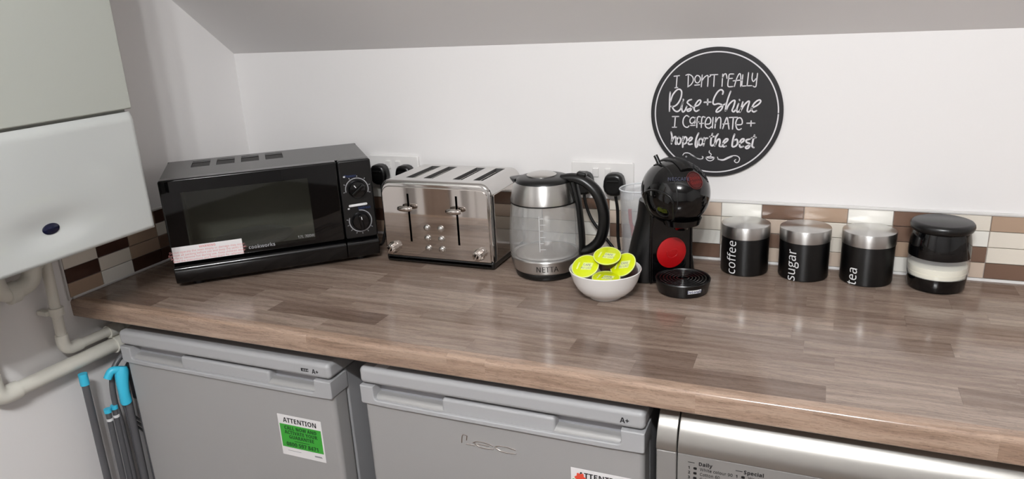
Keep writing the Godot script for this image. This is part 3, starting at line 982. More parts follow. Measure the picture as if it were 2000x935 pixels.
# ------------------------------------------------------------------ sockets, plugs, leads
func sockets():
	var spots := [[0.4685, "double white wall socket between microwave and toaster"], [1.0135, "double white wall socket behind the glass kettle"]]
	var yc := 0.168
	for s in spots:
		var o := thing("wall_socket", s[1], "socket", Vector3(s[0], WT + yc, 0.0), 0.0, "double wall sockets")
		part(o, "plate", plate_mesh(rrect(-0.072, -0.0425, 0.072, 0.0425, 0.004, 3), 0.0002, 0.0095, 0.003), M.socket_plastic)
		for x in [-0.014, 0.014]:
			part(o, "switch", box_mesh(Vector3(0.013, 0.021, 0.006), 0.0015), M.socket_plastic, Vector3(x, 0.019, 0.0105), Vector3(0.10, 0, 0))
		for x in [-0.052, 0.052]:
			part(o, "screw_cap", lathe_mesh([Vector2(0, 0), Vector2(0.004, 0), Vector2(0.0035, 0.001), Vector2(0, 0.0012)], 14), M.socket_plastic, Vector3(x, 0.002, 0.0093), Vector3(PI / 2, 0, 0))
	var outline := [Vector2(-0.022, 0.016), Vector2(-0.012, 0.027), Vector2(0.012, 0.027), Vector2(0.022, 0.016), Vector2(0.0245, -0.010), Vector2(0.012, -0.025), Vector2(-0.012, -0.025), Vector2(-0.0245, -0.010)]
	var ring := []
	for i in outline.size():
		var a: Vector2 = outline[i]
		var b: Vector2 = outline[(i + 1) % outline.size()]
		ring.append(a.lerp(b, 0.25)); ring.append(a.lerp(b, 0.5)); ring.append(a.lerp(b, 0.75))
	var pl := MB.new()
	pl.extrude(ring, 0.0, 0.031, 0.009)
	var plug_mesh := pl.commit()
	var names := [[0.436, "black plug in the socket right behind the microwave", [Vector3(0, -0.02, 0.012), Vector3(0.004, -0.06, 0.02), Vector3(0.012, -0.12, 0.03), Vector3(0.02, -0.158, 0.06), Vector3(0.03, -0.1625, 0.09)]],
		[0.5105, "black plug just above the toaster's left shoulder", [Vector3(0, -0.02, 0.012), Vector3(0.0, -0.07, 0.012), Vector3(0.01, -0.12, 0.01), Vector3(0.05, -0.155, 0.006)]],
		[0.9745, "black plug behind the kettle handle", [Vector3(0, -0.02, 0.014), Vector3(0.006, -0.05, 0.018), Vector3(0.022, -0.085, 0.022), Vector3(0.05, -0.120, 0.024), Vector3(0.075, -0.150, 0.03), Vector3(0.084, -0.1645, 0.06)]],
		[1.0465, "black plug above the clear water tank", [Vector3(0, -0.02, 0.012), Vector3(0.004, -0.06, 0.006), Vector3(0.004, -0.12, 0.004), Vector3(0.008, -0.155, 0.006)]]]
	for k in names:
		var o := thing("plug", k[1], "plug", Vector3(k[0], WT + yc - 0.004, 0.0097), 0.0, "black plugs with leads")
		part(o, "body", plug_mesh, M.black_satin)
		part(o, "grip", box_mesh(Vector3(0.026, 0.005, 0.004), 0.0015), M.black_satin, Vector3(0, 0.010, 0.0315))
		part(o, "lead", tube_mesh(smooth3(k[2], 6), 0.0036, 10), M.black_rubber)

# ------------------------------------------------------------------ microwave
func microwave():
	var nrm := Vector3(0.669, 0, 0.743)
	var D := 0.242
	var W := 0.445
	var H := 0.228
	var mid := Vector3(0.3555, WT, 0.336) - nrm * D / 2
	var o := thing("microwave", "black microwave oven with two dials and a pale sticker", "microwave", mid, deg_to_rad(42.0))
	var y0 := 0.012
	for sx in [-1, 1]:
		for sz in [-1, 1]:
			part(o, "foot", lathe_mesh([Vector2(0, 0.0), Vector2(0.012, 0.0), Vector2(0.014, 0.014), Vector2(0, 0.014)], 16), M.black_matt, Vector3(sx * 0.18, 0, sz * 0.09))
	var bd := D - 0.024
	var hull := MB.new()
	# the top sheet, with four open vents and a narrow slit behind each
	var vx := []
	for i in 4:
		vx.append(-W / 2 + 0.058 + i * 0.0545)
	var xs := [-W / 2 + 0.004]
	for x in vx:
		xs.append(x); xs.append(x + 0.040)
	xs.append(W / 2 - 0.004)
	var zs := [-D / 2 + 0.004, -0.0935, -0.0865, -0.076, -0.014, D / 2 - 0.023]
	for i in xs.size() - 1:
		for k in zs.size() - 1:
			if i % 2 == 1 and (k == 1 or k == 3):
				continue
			hull.flat(Vector3(xs[i], y0 + H, zs[k]), Vector3(xs[i + 1], y0 + H, zs[k]), Vector3(xs[i + 1], y0 + H, zs[k + 1]), Vector3(xs[i], y0 + H, zs[k + 1]), Vector3.UP)
	hull.rbox(Vector3(0, y0 + 0.0125, -0.012), Vector3(W, 0.025, bd), 0.003, 2)
	hull.rbox(Vector3(-W / 2 + 0.004, y0 + H / 2, -0.012), Vector3(0.008, H - 0.002, bd), 0.003, 2)
	hull.rbox(Vector3(W / 2 - 0.004, y0 + H / 2, -0.012), Vector3(0.008, H - 0.002, bd), 0.003, 2)
	hull.rbox(Vector3(0, y0 + H / 2, -D / 2 + 0.004), Vector3(W, H, 0.008), 0.003, 2)
	part(o, "body", hull.commit(), M.charcoal_paint)
	var cav := MB.new()
	var ca := Vector3(-W / 2 + 0.025, y0 + 0.034, -D / 2 + 0.016)
	var cz := Vector3(-W / 2 + 0.318, y0 + 0.202, D / 2 - 0.026)
	cav.flat(Vector3(ca.x, ca.y, ca.z), Vector3(cz.x, ca.y, ca.z), Vector3(cz.x, cz.y, ca.z), Vector3(ca.x, cz.y, ca.z), Vector3(0, 0, 1))
	cav.flat(Vector3(ca.x, ca.y, ca.z), Vector3(ca.x, cz.y, ca.z), Vector3(ca.x, cz.y, cz.z), Vector3(ca.x, ca.y, cz.z), Vector3(1, 0, 0))
	cav.flat(Vector3(cz.x, ca.y, ca.z), Vector3(cz.x, cz.y, ca.z), Vector3(cz.x, cz.y, cz.z), Vector3(cz.x, ca.y, cz.z), Vector3(-1, 0, 0))
	cav.flat(Vector3(ca.x, ca.y, ca.z), Vector3(cz.x, ca.y, ca.z), Vector3(cz.x, ca.y, cz.z), Vector3(ca.x, ca.y, cz.z), Vector3.UP)
	cav.flat(Vector3(ca.x, cz.y, ca.z), Vector3(cz.x, cz.y, ca.z), Vector3(cz.x, cz.y, cz.z), Vector3(ca.x, cz.y, cz.z), Vector3.DOWN)
	var cavity := part(o, "cavity", cav.commit(), M.enamel)
	part(cavity, "turntable", lathe_mesh([Vector2(0, 0.0), Vector2(0.085, 0.0), Vector2(0.092, 0.006), Vector2(0.090, 0.007), Vector2(0.083, 0.003), Vector2(0, 0.003)], 40), M.clear_plastic, Vector3(-W / 2 + 0.17, y0 + 0.044, -0.006))
	# vents in the top
	for x in vx:
		for k in 8:
			part(o, "vent_slat", box_mesh(Vector3(0.0402, 0.0012, 0.0075), 0.0004), M.charcoal_paint, Vector3(x + 0.02, y0 + H - 0.0042, -0.0725 + k * 0.0079), Vector3(0.75, 0, 0))
	part(o, "cavity_cover", box_mesh(Vector3(W - 0.02, 0.0015, D - 0.06), 0.0004), M.plain_steel, Vector3(0, y0 + 0.2035, -0.02))
	var zf := D / 2
	var sx0 := -W / 2 + 0.370
	# door, with its thick rounded top rim
	var db := MB.new()
	var wx0 := -W / 2 + 0.040
	var wx1 := -W / 2 + 0.303
	var wy0 := y0 + 0.056
	var wy1 := y0 + 0.200
	var dx1 := sx0 - 0.0008
	var yt := y0 + H + 0.001
	var bv := 0.004
	db.extrude(rrect(-W / 2, y0 + 0.045, dx1, yt, 0.005, 5), zf - 0.024, zf, bv, -1, false, false, 40.0, false)
	var F := Vector3(0, 0, 1)
	for q in [[-W / 2 + bv, wy1, dx1 - bv, yt - bv], [-W / 2 + bv, y0 + 0.045 + bv, dx1 - bv, wy0], [-W / 2 + bv, wy0, wx0, wy1], [wx1, wy0, dx1 - bv, wy1]]:
		db.quad(Vector3(q[0], q[1], zf), Vector3(q[2], q[1], zf), Vector3(q[2], q[3], zf), Vector3(q[0], q[3], zf), F, F, F, F)
	for q in [[wx0, wy0, wx1, wy0, Vector3.UP], [wx0, wy1, wx1, wy1, Vector3.DOWN], [wx0, wy0, wx0, wy1, Vector3.RIGHT], [wx1, wy0, wx1, wy1, Vector3.LEFT]]:
		db.quad(Vector3(q[0], q[1], zf), Vector3(q[2], q[3], zf), Vector3(q[2], q[3], zf - 0.024), Vector3(q[0], q[1], zf - 0.024), q[4], q[4], q[4], q[4])
	var door := part(o, "door", db.commit(), M.black_glass)
	var wb := MB.new()
	wb.rbox(Vector3((wx0 + wx1) / 2, (wy0 + wy1) / 2, zf - 0.0015), Vector3(wx1 - wx0 + 0.002, wy1 - wy0 + 0.002, 0.0026), 0.0, 1)
	part(door, "window", wb.commit(), M.window_glass, Vector3.ZERO, Vector3.ZERO, "dark glass window")
	part(door, "maker_print", text_mesh("cookworks", 0.011, true), M.print_grey, Vector3(-W / 2 + 0.186, y0 + 0.0600, zf + 0.0010))
	part(door, "capacity_print", text_mesh("17L 700W", 0.0085), M.print_grey, Vector3(-W / 2 + 0.283, y0 + 0.068, zf + 0.0012))
	var st := part(door, "sticker", box_mesh(Vector3(0.143, 0.035, 0.0006), 0.0002, 1), M.paper, Vector3(-W / 2 + 0.0745, y0 + 0.0655, zf + 0.0012), Vector3.ZERO, "pale warning sticker with pink print")
	part(st, "heading", text_mesh("WARNING", 0.007, true), M.print_pink, Vector3(0, 0.0125, 0.0004))
	for i in 4:
		part(st, "print", text_mesh(["Do not operate the oven empty or damage may occur.", "Remove all packing before use and keep the vents clear.", "Surfaces become hot during use. Keep children away.", "Read the instructions and keep them for reference."][i], 0.0036), M.print_pink, Vector3(0, 0.0055 - i * 0.0065, 0.0004))
	# control panel
	var cb := MB.new()
	cb.extrude(rrect(sx0 + 0.0008, y0 + 0.045, W / 2, y0 + H + 0.001, 0.006, 4), zf - 0.024, zf, 0.004)
	var cp := part(o, "control_panel", cb.commit(), M.black_satin)
	var cx := -W / 2 + 0.408
	for i in 2:
		var ky := y0 + (0.1615 if i == 0 else 0.0865)
		var kn := part(cp, "dial", lathe_mesh([Vector2(0.0, 0.0), Vector2(0.0205, 0.0), Vector2(0.0195, 0.010), Vector2(0.0175, 0.0125), Vector2(0.0, 0.0132)], 40), M.black_gloss, Vector3(cx, ky, zf), Vector3(PI / 2, 0, 0))
		part(kn, "grip", box_mesh(Vector3(0.008, 0.008, 0.034), 0.003, 3), M.black_gloss, Vector3(0, 0.015, 0), Vector3(0, -0.9 if i == 0 else 0.15, 0))
		part(kn, "pointer", box_mesh(Vector3(0.0018, 0.0012, 0.007), 0.0004), M.print_white, Vector3(-0.006 if i == 0 else 0.001, 0.0195, -0.010), Vector3(0, 0.6 if i == 0 else 0.15, 0))
		var ab := MB.new()
		var a0 := -20.0 if i == 0 else -200.0
		var a1 := 190.0 if i == 0 else 90.0
		ab.ribbon(arc(Vector2.ZERO, 0.0255, a0, a1, 40), 0.0022)
		for k in 7:
			var a := deg_to_rad(lerp(a0, a1, k / 6.0) if i == 0 else -190.0 + k * 26.0)
			ab.ribbon([Vector2(cos(a), sin(a)) * 0.0285, Vector2(cos(a), sin(a)) * 0.031], 0.0018)
		part(cp, "scale_print", ab.commit(), M.print_grey, Vector3(cx, ky, zf + 0.0003))
	var lb := MB.new()
	lb.ribbon([Vector2(-0.020, 0), Vector2(0.017, 0.001)], 0.0055)
	part(cp, "white_label", lb.commit(), M.print_white, Vector3(cx, y0 + 0.124, zf + 0.0004))
	part(cp, "print", text_mesh("Power", 0.009, true), M.print_blue, Vector3(cx - 0.012, y0 + 0.193, zf + 0.0002))
	part(cp, "print", text_mesh("Defrost", 0.008, true), M.print_blue, Vector3(cx + 0.012, y0 + 0.1165, zf + 0.0002))
	var dots := MB.new()
	for p in [Vector2(-0.026, 0.1925), Vector2(-0.024, 0.1175)]:
		dots.ribbon([p, p + Vector2(0.001, 0)], 0.004)
	part(cp, "print", dots.commit(), M.print_white, Vector3(cx, y0, zf + 0.0004))
	# bullnosed bar along the bottom
	var nose := [Vector2(0.10, 0.0), Vector2(zf - 0.004, 0.0)]
	nose.append_array(arc(Vector2(zf - 0.003, 0.005), 0.005, 270, 345, 3))
	nose.append_array([Vector2(zf + 0.0075, 0.022)])
	nose.append_array(arc(Vector2(zf + 0.001, 0.0325), 0.0085, -20, 90, 8))
	nose.append(Vector2(zf - 0.008, 0.0443))
	nose.append(Vector2(0.10, 0.0443))
	for s in [[-W / 2, sx0 - 0.0006], [sx0 + 0.0006, W / 2]]:
		var b := MB.new()
		b.xf = Transform3D(Basis(Vector3(0, 0, 1), Vector3(0, 1, 0), Vector3(-1, 0, 0)), Vector3.ZERO)
		b.extrude(nose, -s[1], -s[0], 0.002)
		part(o, "lower_bar", b.commit(), M.black_gloss, Vector3(0, y0, 0))

# ------------------------------------------------------------------ toaster
func toaster():
	var W := 0.276
	var D := 0.180
	var o := thing("toaster", "polished steel four slice toaster with chrome levers", "toaster", Vector3(0.685, WT, 0.2025 - D / 2))
	var y0 := 0.018
	var H := 0.196
	part(o, "plinth", plate_mesh(rrect(-W / 2 + 0.001, 0.003, W / 2 - 0.001, y0 + 0.002, 0.005, 3), -D / 2 + 0.001, D / 2 - 0.001, 0.006), M.black_satin)
	for sx in [-1, 1]:
		for sz in [-1, 1]:
			part(o, "foot", lathe_mesh([Vector2(0, 0), Vector2(0.01, 0), Vector2(0.01, 0.005), Vector2(0, 0.005)], 14), M.black_matt, Vector3(sx * 0.11, 0, sz * 0.07))
	# shell: arched outline pushed back, its flat top left out for a slotted plate
	var R := 0.026
	var poly := [Vector2(W / 2, y0)]
	poly.append_array(arc(Vector2(W / 2 - R, H - R), R, 0, 90, 8))
	poly.append_array(arc(Vector2(-W / 2 + R, H - R), R, 90, 180, 8))
	poly.append(Vector2(-W / 2, y0))
	var b := MB.new()
	var lev := [[-0.0666, 0.055, -0.0614, 0.167], [0.0544, 0.055, 0.0596, 0.167]]
	b.extrude(poly, -D / 2, D / 2, 0.009, 9, true, true, 40.0, false)
	var flat_front := [Vector2(W / 2 - 0.009, y0 + 0.009)]
	flat_front.append_array(arc(Vector2(W / 2 - R, H - R), R - 0.009, 0, 90, 8))
	flat_front.append_array(arc(Vector2(-W / 2 + R, H - R), R - 0.009, 90, 180, 8))
	flat_front.append(Vector2(-W / 2 + 0.009, y0 + 0.009))
	b.fill_holed(flat_front, D / 2, lev, 0.02)
	var slots := []
	for xc in [-0.072, -0.027, 0.0465, 0.0965]:
		slots.append([xc - 0.0118, xc + 0.0118])
	var zs := [-D / 2 + 0.009, -0.078 + 0.012, 0.060, D / 2 - 0.009]
	var xs := [-W / 2 + R]
	for s in slots:
		xs.append(s[0]); xs.append(s[1])
	xs.append(W / 2 - R)
	var U := Vector3.UP
	for i in xs.size() - 1:
		for k in 3:
			if i % 2 == 1 and k == 1:
				continue
			b.flat(Vector3(xs[i], H, zs[k]), Vector3(xs[i + 1], H, zs[k]), Vector3(xs[i + 1], H, zs[k + 1]), Vector3(xs[i], H, zs[k + 1]), U)
	part(o, "shell", b.commit(), M.toaster_shell)
	for s in slots:
		var c := MB.new()
		var yb := H - 0.11
		var A := Vector3(s[0], H, zs[1])
		var B := Vector3(s[1], H, zs[1])
		var C := Vector3(s[1], H, zs[2])
		var E := Vector3(s[0], H, zs[2])
		var dn := Vector3(0, -0.11, 0)
		c.flat(A, B, B + dn, A + dn, Vector3(0, 0, 1))
		c.flat(C, E, E + dn, C + dn, Vector3(0, 0, -1))
		c.flat(B, C, C + dn, B + dn, Vector3(-1, 0, 0))
		c.flat(E, A, A + dn, E + dn, Vector3(1, 0, 0))
		c.flat(A + dn, B + dn, C + dn, E + dn, U)
		var sl := part(o, "slot", c.commit(), M.plain_steel)
		for k in 7:
			var z: float = lerp(zs[1] + 0.008, zs[2] - 0.008, k / 6.0)
			part(sl, "guard_wire", tube_mesh([Vector3(s[0] + 0.004, H - 0.006, z), Vector3(s[0] + 0.006, H - 0.10, z)], 0.0009, 6), M.satin_steel)
		part(sl, "guard_wire", tube_mesh([Vector3(s[0] + 0.0042, H - 0.007, zs[1] + 0.004), Vector3(s[0] + 0.0042, H - 0.007, zs[2] - 0.004)], 0.001, 6), M.satin_steel)
	# mirror-bright front panel
	var zf := D / 2
	var fb := MB.new()
	fb.extrude(rrect4(-W / 2 + 0.006, y0 + 0.001, W / 2 - 0.006, H - 0.013, 0.003, 0.003, 0.021, 0.021, 8), zf - 0.003, zf + 0.0022, 0.0022, -1, false, false, 40.0, false)
	fb.fill_holed(rrect4(-W / 2 + 0.0082, y0 + 0.0032, W / 2 - 0.0082, H - 0.0152, 0.0008, 0.0008, 0.0188, 0.0188, 8), zf + 0.0022, lev, 0.003)
	var front := part(o, "front_panel", fb.commit(), M.chrome)
	for k in [[-0.064, 0], [0.057, 1]]:
		var x: float = k[0]
		var lv := MB.new()
		lv.xf = Transform3D(Basis(Vector3(0, 0, 1), PI / 2), Vector3.ZERO)
		lv.lathe([Vector2(0, -0.019), Vector2(0.004, -0.0175), Vector2(0.006, -0.012), Vector2(0.0068, 0.0), Vector2(0.006, 0.012), Vector2(0.004, 0.0175), Vector2(0, 0.019)], 20, 60)
		var lever := part(o, "lever", lv.commit(), M.chrome, Vector3(x - 0.003, 0.135, zf + 0.014))
		part(lever, "stem", tube_mesh([Vector3(0.003, 0, -0.026), Vector3(0.003, 0, 0.0)], 0.0022, 10), M.chrome)
	for i in 2:
		for k in 3:
			part(front, "button", lathe_mesh([Vector2(0, 0), Vector2(0.0072, 0), Vector2(0.0072, 0.003), Vector2(0.0060, 0.0050), Vector2(0.0035, 0.0062), Vector2(0, 0.0066)], 20), M.satin_steel, Vector3(-0.021 + 0.0345 * i, 0.0905 - 0.0240 * k, zf + 0.0022), Vector3(PI / 2, 0, 0))
	for x in [-0.1115, 0.1065]:
		var kb := MB.new()
		var rows := []
		for h in [[0.0135, 0.0], [0.0135, 0.004], [0.0115, 0.006], [0.0112, 0.016], [0.0100, 0.0185], [0.0, 0.0190]]:
			var ring := []
			for k in 40:
				var a := TAU * k / 40
				var rr: float = h[0] * (1.0 + (0.06 * cos(a * 10) if h[1] > 0.0055 else 0.0))
				ring.append(Vector3(cos(a) * rr, sin(a) * rr, h[1]))
			rows.append(ring)
		kb.skin(rows)
		var dial := part(front, "dial", kb.commit(), M.chrome, Vector3(x, 0.0385, zf + 0.0022))
		part(dial, "grip", box_mesh(Vector3(0.004, 0.018, 0.006), 0.0015), M.chrome, Vector3(0, 0, 0.019), Vector3(0, 0, -0.5))
	# dark seam where the shell meets each side cheek
	for s in [-1, 1]:
		part(o, "side_panel", plate_mesh(rrect(-D / 2 + 0.014, y0 + 0.004, D / 2 - 0.014, H - R, 0.004, 3), 0.0, 0.0022, 0.001), M.polished_steel, Vector3(s * W / 2 - (0.0 if s > 0 else 0.0), 0, 0), Vector3(0, s * PI / 2, 0))
		part(o, "seam", box_mesh(Vector3(0.0012, H - R - y0 - 0.004, 0.004), 0.0003), M.black_matt, Vector3(s * (W / 2 + 0.0002), (H - R + y0) / 2, D / 2 - 0.0115))

# ------------------------------------------------------------------ kettle
func kettle():
	var o := thing("kettle", "clear glass kettle with steel collar and black handle", "kettle", Vector3(0.934, WT, 0.172))
	part(o, "power_base", lathe_mesh([Vector2(0, 0.0), Vector2(0.060, 0.0), Vector2(0.066, 0.004), Vector2(0.0675, 0.012), Vector2(0.0665, 0.0155), Vector2(0, 0.0155)], 64), M.black_satin)
	var ring := part(o, "steel_base", lathe_mesh([Vector2(0.0, 0.016), Vector2(0.068, 0.016), Vector2(0.071, 0.019), Vector2(0.0765, 0.0445), Vector2(0.0755, 0.0465), Vector2(0.072, 0.0470), Vector2(0.068, 0.0440), Vector2(0.0, 0.0440)], 72, 30), M.brushed_steel)
	part(ring, "lettering", bent_text("NETTA", 0.0165, 0.0747, 0.0), M.print_black, Vector3(0, 0.0305, 0), Vector3(0, deg_to_rad(21), 0))
	part(o, "heating_plate", lathe_mesh([Vector2(0.0, 0.0445), Vector2(0.066, 0.0445), Vector2(0.066, 0.0475), Vector2(0.060, 0.0485), Vector2(0.050, 0.0475), Vector2(0.0, 0.0475)], 56), M.satin_steel)
	# glass wall, 3 mm thick
	var outer := [Vector2(0.0755, 0.047), Vector2(0.0778, 0.056), Vector2(0.0780, 0.072), Vector2(0.0772, 0.095), Vector2(0.0755, 0.12), Vector2(0.0728, 0.145), Vector2(0.0700, 0.166)]
	var inner := []
	for p in outer:
		inner.append(p - Vector2(0.003, 0))
	inner.reverse()
	var prof := outer.duplicate()
	prof.append_array(inner)
	prof.append(outer[0])
	part(o, "glass_body", lathe_mesh(prof, 72), M.clear_glass)
	# water marks on the glass
	var mk := MB.new()
	for i in 6:
		mk.ribbon([Vector2(-0.005, 0.075 + i * 0.013), Vector2(0.005 if i % 2 == 0 else 0.001, 0.075 + i * 0.013)], 0.0011)
	mk.ribbon([Vector2(-0.007, 0.070), Vector2(-0.007, 0.145)], 0.0009)
	part(o, "level_marks", mk.commit(), M.print_white, Vector3(0.022, 0, 0.0746), Vector3(-0.03, deg_to_rad(16), 0))
	part(o, "collar", lathe_mesh([Vector2(0.0668, 0.163), Vector2(0.0708, 0.163), Vector2(0.0712, 0.167), Vector2(0.0645, 0.196), Vector2(0.0600, 0.203), Vector2(0.0560, 0.203), Vector2(0.0560, 0.199), Vector2(0.0668, 0.163)], 72, 30), M.brushed_steel)
	part(o, "collar_seal", lathe_mesh([Vector2(0.066, 0.1605), Vector2(0.0714, 0.1605), Vector2(0.0714, 0.163), Vector2(0.066, 0.163)], 72), M.black_satin)
	var lid := part(o, "lid", lathe_mesh([Vector2(0.0, 0.198), Vector2(0.0575, 0.198), Vector2(0.0595, 0.203), Vector2(0.0575, 0.2075), Vector2(0.050, 0.2115), Vector2(0.036, 0.2140), Vector2(0.0, 0.2145)], 64), M.black_satin)
	part(lid, "lid_cap", lathe_mesh([Vector2(0.0, 0.2140), Vector2(0.0315, 0.2140), Vector2(0.0315, 0.2158), Vector2(0.026, 0.2185), Vector2(0.014, 0.2203), Vector2(0.0, 0.2208)], 48), M.satin_steel, Vector3(-0.004, 0, 0))
	# spout: a beak on the left
	var sp := MB.new()
	var rows := []
	for r in [[0.000, 0.0560, 0.024], [0.4, 0.062, 0.019], [0.8, 0.071, 0.010], [1.0, 0.0755, 0.003]]:
		var x: float = -r[1]
		var hw: float = r[2]
		var drop: float = lerp(0.030, 0.004, r[0])
		var top: float = 0.2075
		rows.append([Vector3(x, top, -hw), Vector3(x, top, hw), Vector3(x, top - drop * 0.55, hw * 0.7), Vector3(x, top - drop, 0), Vector3(x, top - drop * 0.55, -hw * 0.7)])
	sp.skin(rows)
	sp.disc_cap(rows[-1], Vector3(-1, 0, 0))
	part(o, "spout", sp.commit(), M.black_satin)
	# handle: a broad bowed grip and the strip down the glass
	var h := MB.new()
	var path := smooth3([Vector3(0.040, 0.209, 0), Vector3(0.066, 0.211, 0), Vector3(0.092, 0.203, 0), Vector3(0.116, 0.180, 0), Vector3(0.128, 0.145, 0), Vector3(0.128, 0.108, 0), Vector3(0.118, 0.078, 0), Vector3(0.098, 0.060, 0), Vector3(0.0775, 0.054, 0)], 6)
	var rad := []
	for i in path.size():
		var t := float(i) / (path.size() - 1)
		rad.append(lerp(0.0085, 0.0115, smoothstep(0.0, 0.3, t)) - 0.003 * smoothstep(0.75, 1.0, t))
	h.tube(path, rad, 18, true, 1.35, Vector3(0, 0, 1))
	var handle := part(o, "handle", h.commit(), M.black_satin)
	part(handle, "switch", box_mesh(Vector3(0.020, 0.010, 0.016), 0.004, 3), M.black_satin, Vector3(0.084, 0.219, 0), Vector3(0, 0, -0.2))
	var st := MB.new()
	st.tube(smooth3([Vector3(0.066, 0.204, 0), Vector3(0.0745, 0.165, 0), Vector3(0.079, 0.12, 0), Vector3(0.0815, 0.08, 0), Vector3(0.0805, 0.048, 0)], 5), 0.0062, 12, true, 2.0, Vector3(0, 0, 1))
	part(o, "handle_strip", st.commit(), M.black_satin)

# ------------------------------------------------------------------ coffee machine
func sring(cx: float, y: float, hx: float, z0: float, z1: float, e: float, k := 40) -> Array:
	# a superellipse at height y between z0 and z1
	var o := []
	var zc := (z0 + z1) / 2
	var hz := (z1 - z0) / 2
	for i in k:
		var a := TAU * i / k
		var c := cos(a)
		var s := sin(a)
		o.append(Vector3(cx + hx * sign(c) * pow(abs(c), 2.0 / e), y, zc + hz * sign(s) * pow(abs(s), 2.0 / e)))
	return o
func coffee_machine():
	var o := thing("coffee_machine", "black rounded capsule coffee machine with red disc on its front", "coffee machine", Vector3(1.175, WT, 0.134), deg_to_rad(38.0))
	# body: broad foot drawn in to a neck
	var b := MB.new()
	var rows := []
	for r in [[0.001, 0.066, -0.048, 0.036, 3.5], [0.004, 0.069, -0.050, 0.038, 3.5], [0.03, 0.068, -0.050, 0.036, 3.2], [0.055, 0.064, -0.050, 0.034, 3.0], [0.08, 0.058, -0.050, 0.033, 2.8], [0.105, 0.051, -0.050, 0.033, 2.6], [0.125, 0.047, -0.048, 0.034, 2.5], [0.145, 0.046, -0.046, 0.038, 2.4], [0.165, 0.046, -0.04, 0.04, 2.3]]:
		rows.append(sring(0.0, r[0], r[1], r[2], r[3], r[4]))
	b.skin(rows)
	b.disc_cap(rows[0], Vector3.DOWN)
	b.disc_cap(rows[-1], Vector3.UP)
	part(o, "body", b.commit(), M.black_satin)
	# glossy front plate with a rib down each edge
	var pb := MB.new()
	pb.extrude(rrect(-0.043, 0.004, 0.043, 0.150, 0.006, 3), 0.030, 0.042, 0.003)
	var plate := part(o, "front_plate", pb.commit(), M.black_gloss)
	for s in [-1, 1]:
		part(plate, "edge_rib", tube_mesh(smooth3([Vector3(s * 0.044, 0.004, 0.0415), Vector3(s * 0.045, 0.06, 0.0405), Vector3(s * 0.0445, 0.11, 0.0405), Vector3(s * 0.041, 0.142, 0.044)], 5), 0.0024, 10), M.black_gloss)
	var em := part(plate, "emblem", lathe_mesh([Vector2(0, 0), Vector2(0.032, 0), Vector2(0.032, 0.0018), Vector2(0.030, 0.0028), Vector2(0.0, 0.0032)], 48), M.emblem_red, Vector3(0, 0.064, 0.0418), Vector3(PI / 2, 0, 0), "matt red disc")
	var sw := MB.new()
	sw.tube(smooth3([Vector3(-0.012, 0.0032, -0.004), Vector3(-0.009, 0.0032, 0.006), Vector3(0.0, 0.0032, 0.010), Vector3(0.010, 0.0032, 0.006), Vector3(0.012, 0.0032, -0.004), Vector3(0.004, 0.0032, -0.007), Vector3(-0.003, 0.0032, -0.004)], 5), 0.0009, 6)
	part(em, "raised_mark", sw.commit(), M.emblem_red)
	# head: a dome flattened beneath, jutting over the tray
	var hb := MB.new()
	var hr := []
	var C := Vector3(0, 0.192, 0.060)
	var K := 48
	var NR := 26
	for i in NR + 1:
		var th := -PI * 0.5 + PI * i / NR
		var line := []
		for k in K:
			var a := TAU * k / K
			var d := Vector3(cos(th) * cos(a), sin(th), cos(th) * sin(a))
			var p := Vector3(d.x * 0.062, d.y * 0.064, d.z * (0.070 if d.z > 0 else 0.092))
			# chamfered front lip and flat underside
			p.y = max(p.y, -0.056 + 0.0)
			var lim: float = -0.022 - (0.060 - p.z) * 1.05
			if p.z > 0.0 and p.y < lim and false:
				p.y = lim
			line.append(C + p)
		hr.append(line)
	hb.skin(hr)
	var head := part(o, "head", hb.commit(), M.black_gloss)
	# nozzle shroud under the head and the round opening on its flank
	part(head, "capsule_holder", lathe_mesh([Vector2(0.0, 0.0), Vector2(0.012, 0.0), Vector2(0.016, 0.006), Vector2(0.034, 0.012), Vector2(0.038, 0.024), Vector2(0.0, 0.024)], 40), M.black_gloss, Vector3(0, 0.124, 0.082))
	var rim := MB.new()
	var rp := []
	var rn := 40
	for i in rn + 1:
		var a := deg_to_rad(lerp(-52.0, 118.0, float(i) / rn))
		var d := Vector3(0.0, sin(a), cos(a))
		rp.append(C + Vector3(-0.030, d.y * 0.0565, d.z * (0.0615 if d.z > 0 else 0.08)))
	rim.tube(rp, 0.0014, 8)
	part(head, "seam", rim.commit(), M.black_matt)
	side_opening(head, C)
	part(head, "lever", tube_mesh(smooth3([C + Vector3(-0.026, 0.052, -0.02), C + Vector3(-0.029, 0.064, -0.026), C + Vector3(-0.031, 0.071, -0.030)], 4), 0.0042, 10), M.black_satin)
	var spine := MB.new()
	var spn := []
	for i in 25:
		var a := deg_to_rad(lerp(55.0, 150.0, i / 24.0))
		spn.append(C + Vector3(0.0, sin(a) * 0.0640, cos(a) * (0.070 if cos(a) > 0 else 0.092)))
	spine.tube(spn, 0.0045, 12, true, 3.0, Vector3(1, 0, 0))
	part(head, "top_strip", spine.commit(), M.black_satin)
	# printed badges, laid on the dome's upper front
	var dir := Vector3(0.10, 0.60, 0.80).normalized()
	badge_on(head, C, Vector3(0.12, 0.545, 0.80), 0.0155, "Dolce Gusto", true)
	badge_on(head, C, Vector3(-0.36, 0.60, 0.70), 0.012, "NESCAFE", false)
	# drip tray: shallow cup with a slotted grate, at the front
	var tz := 0.092
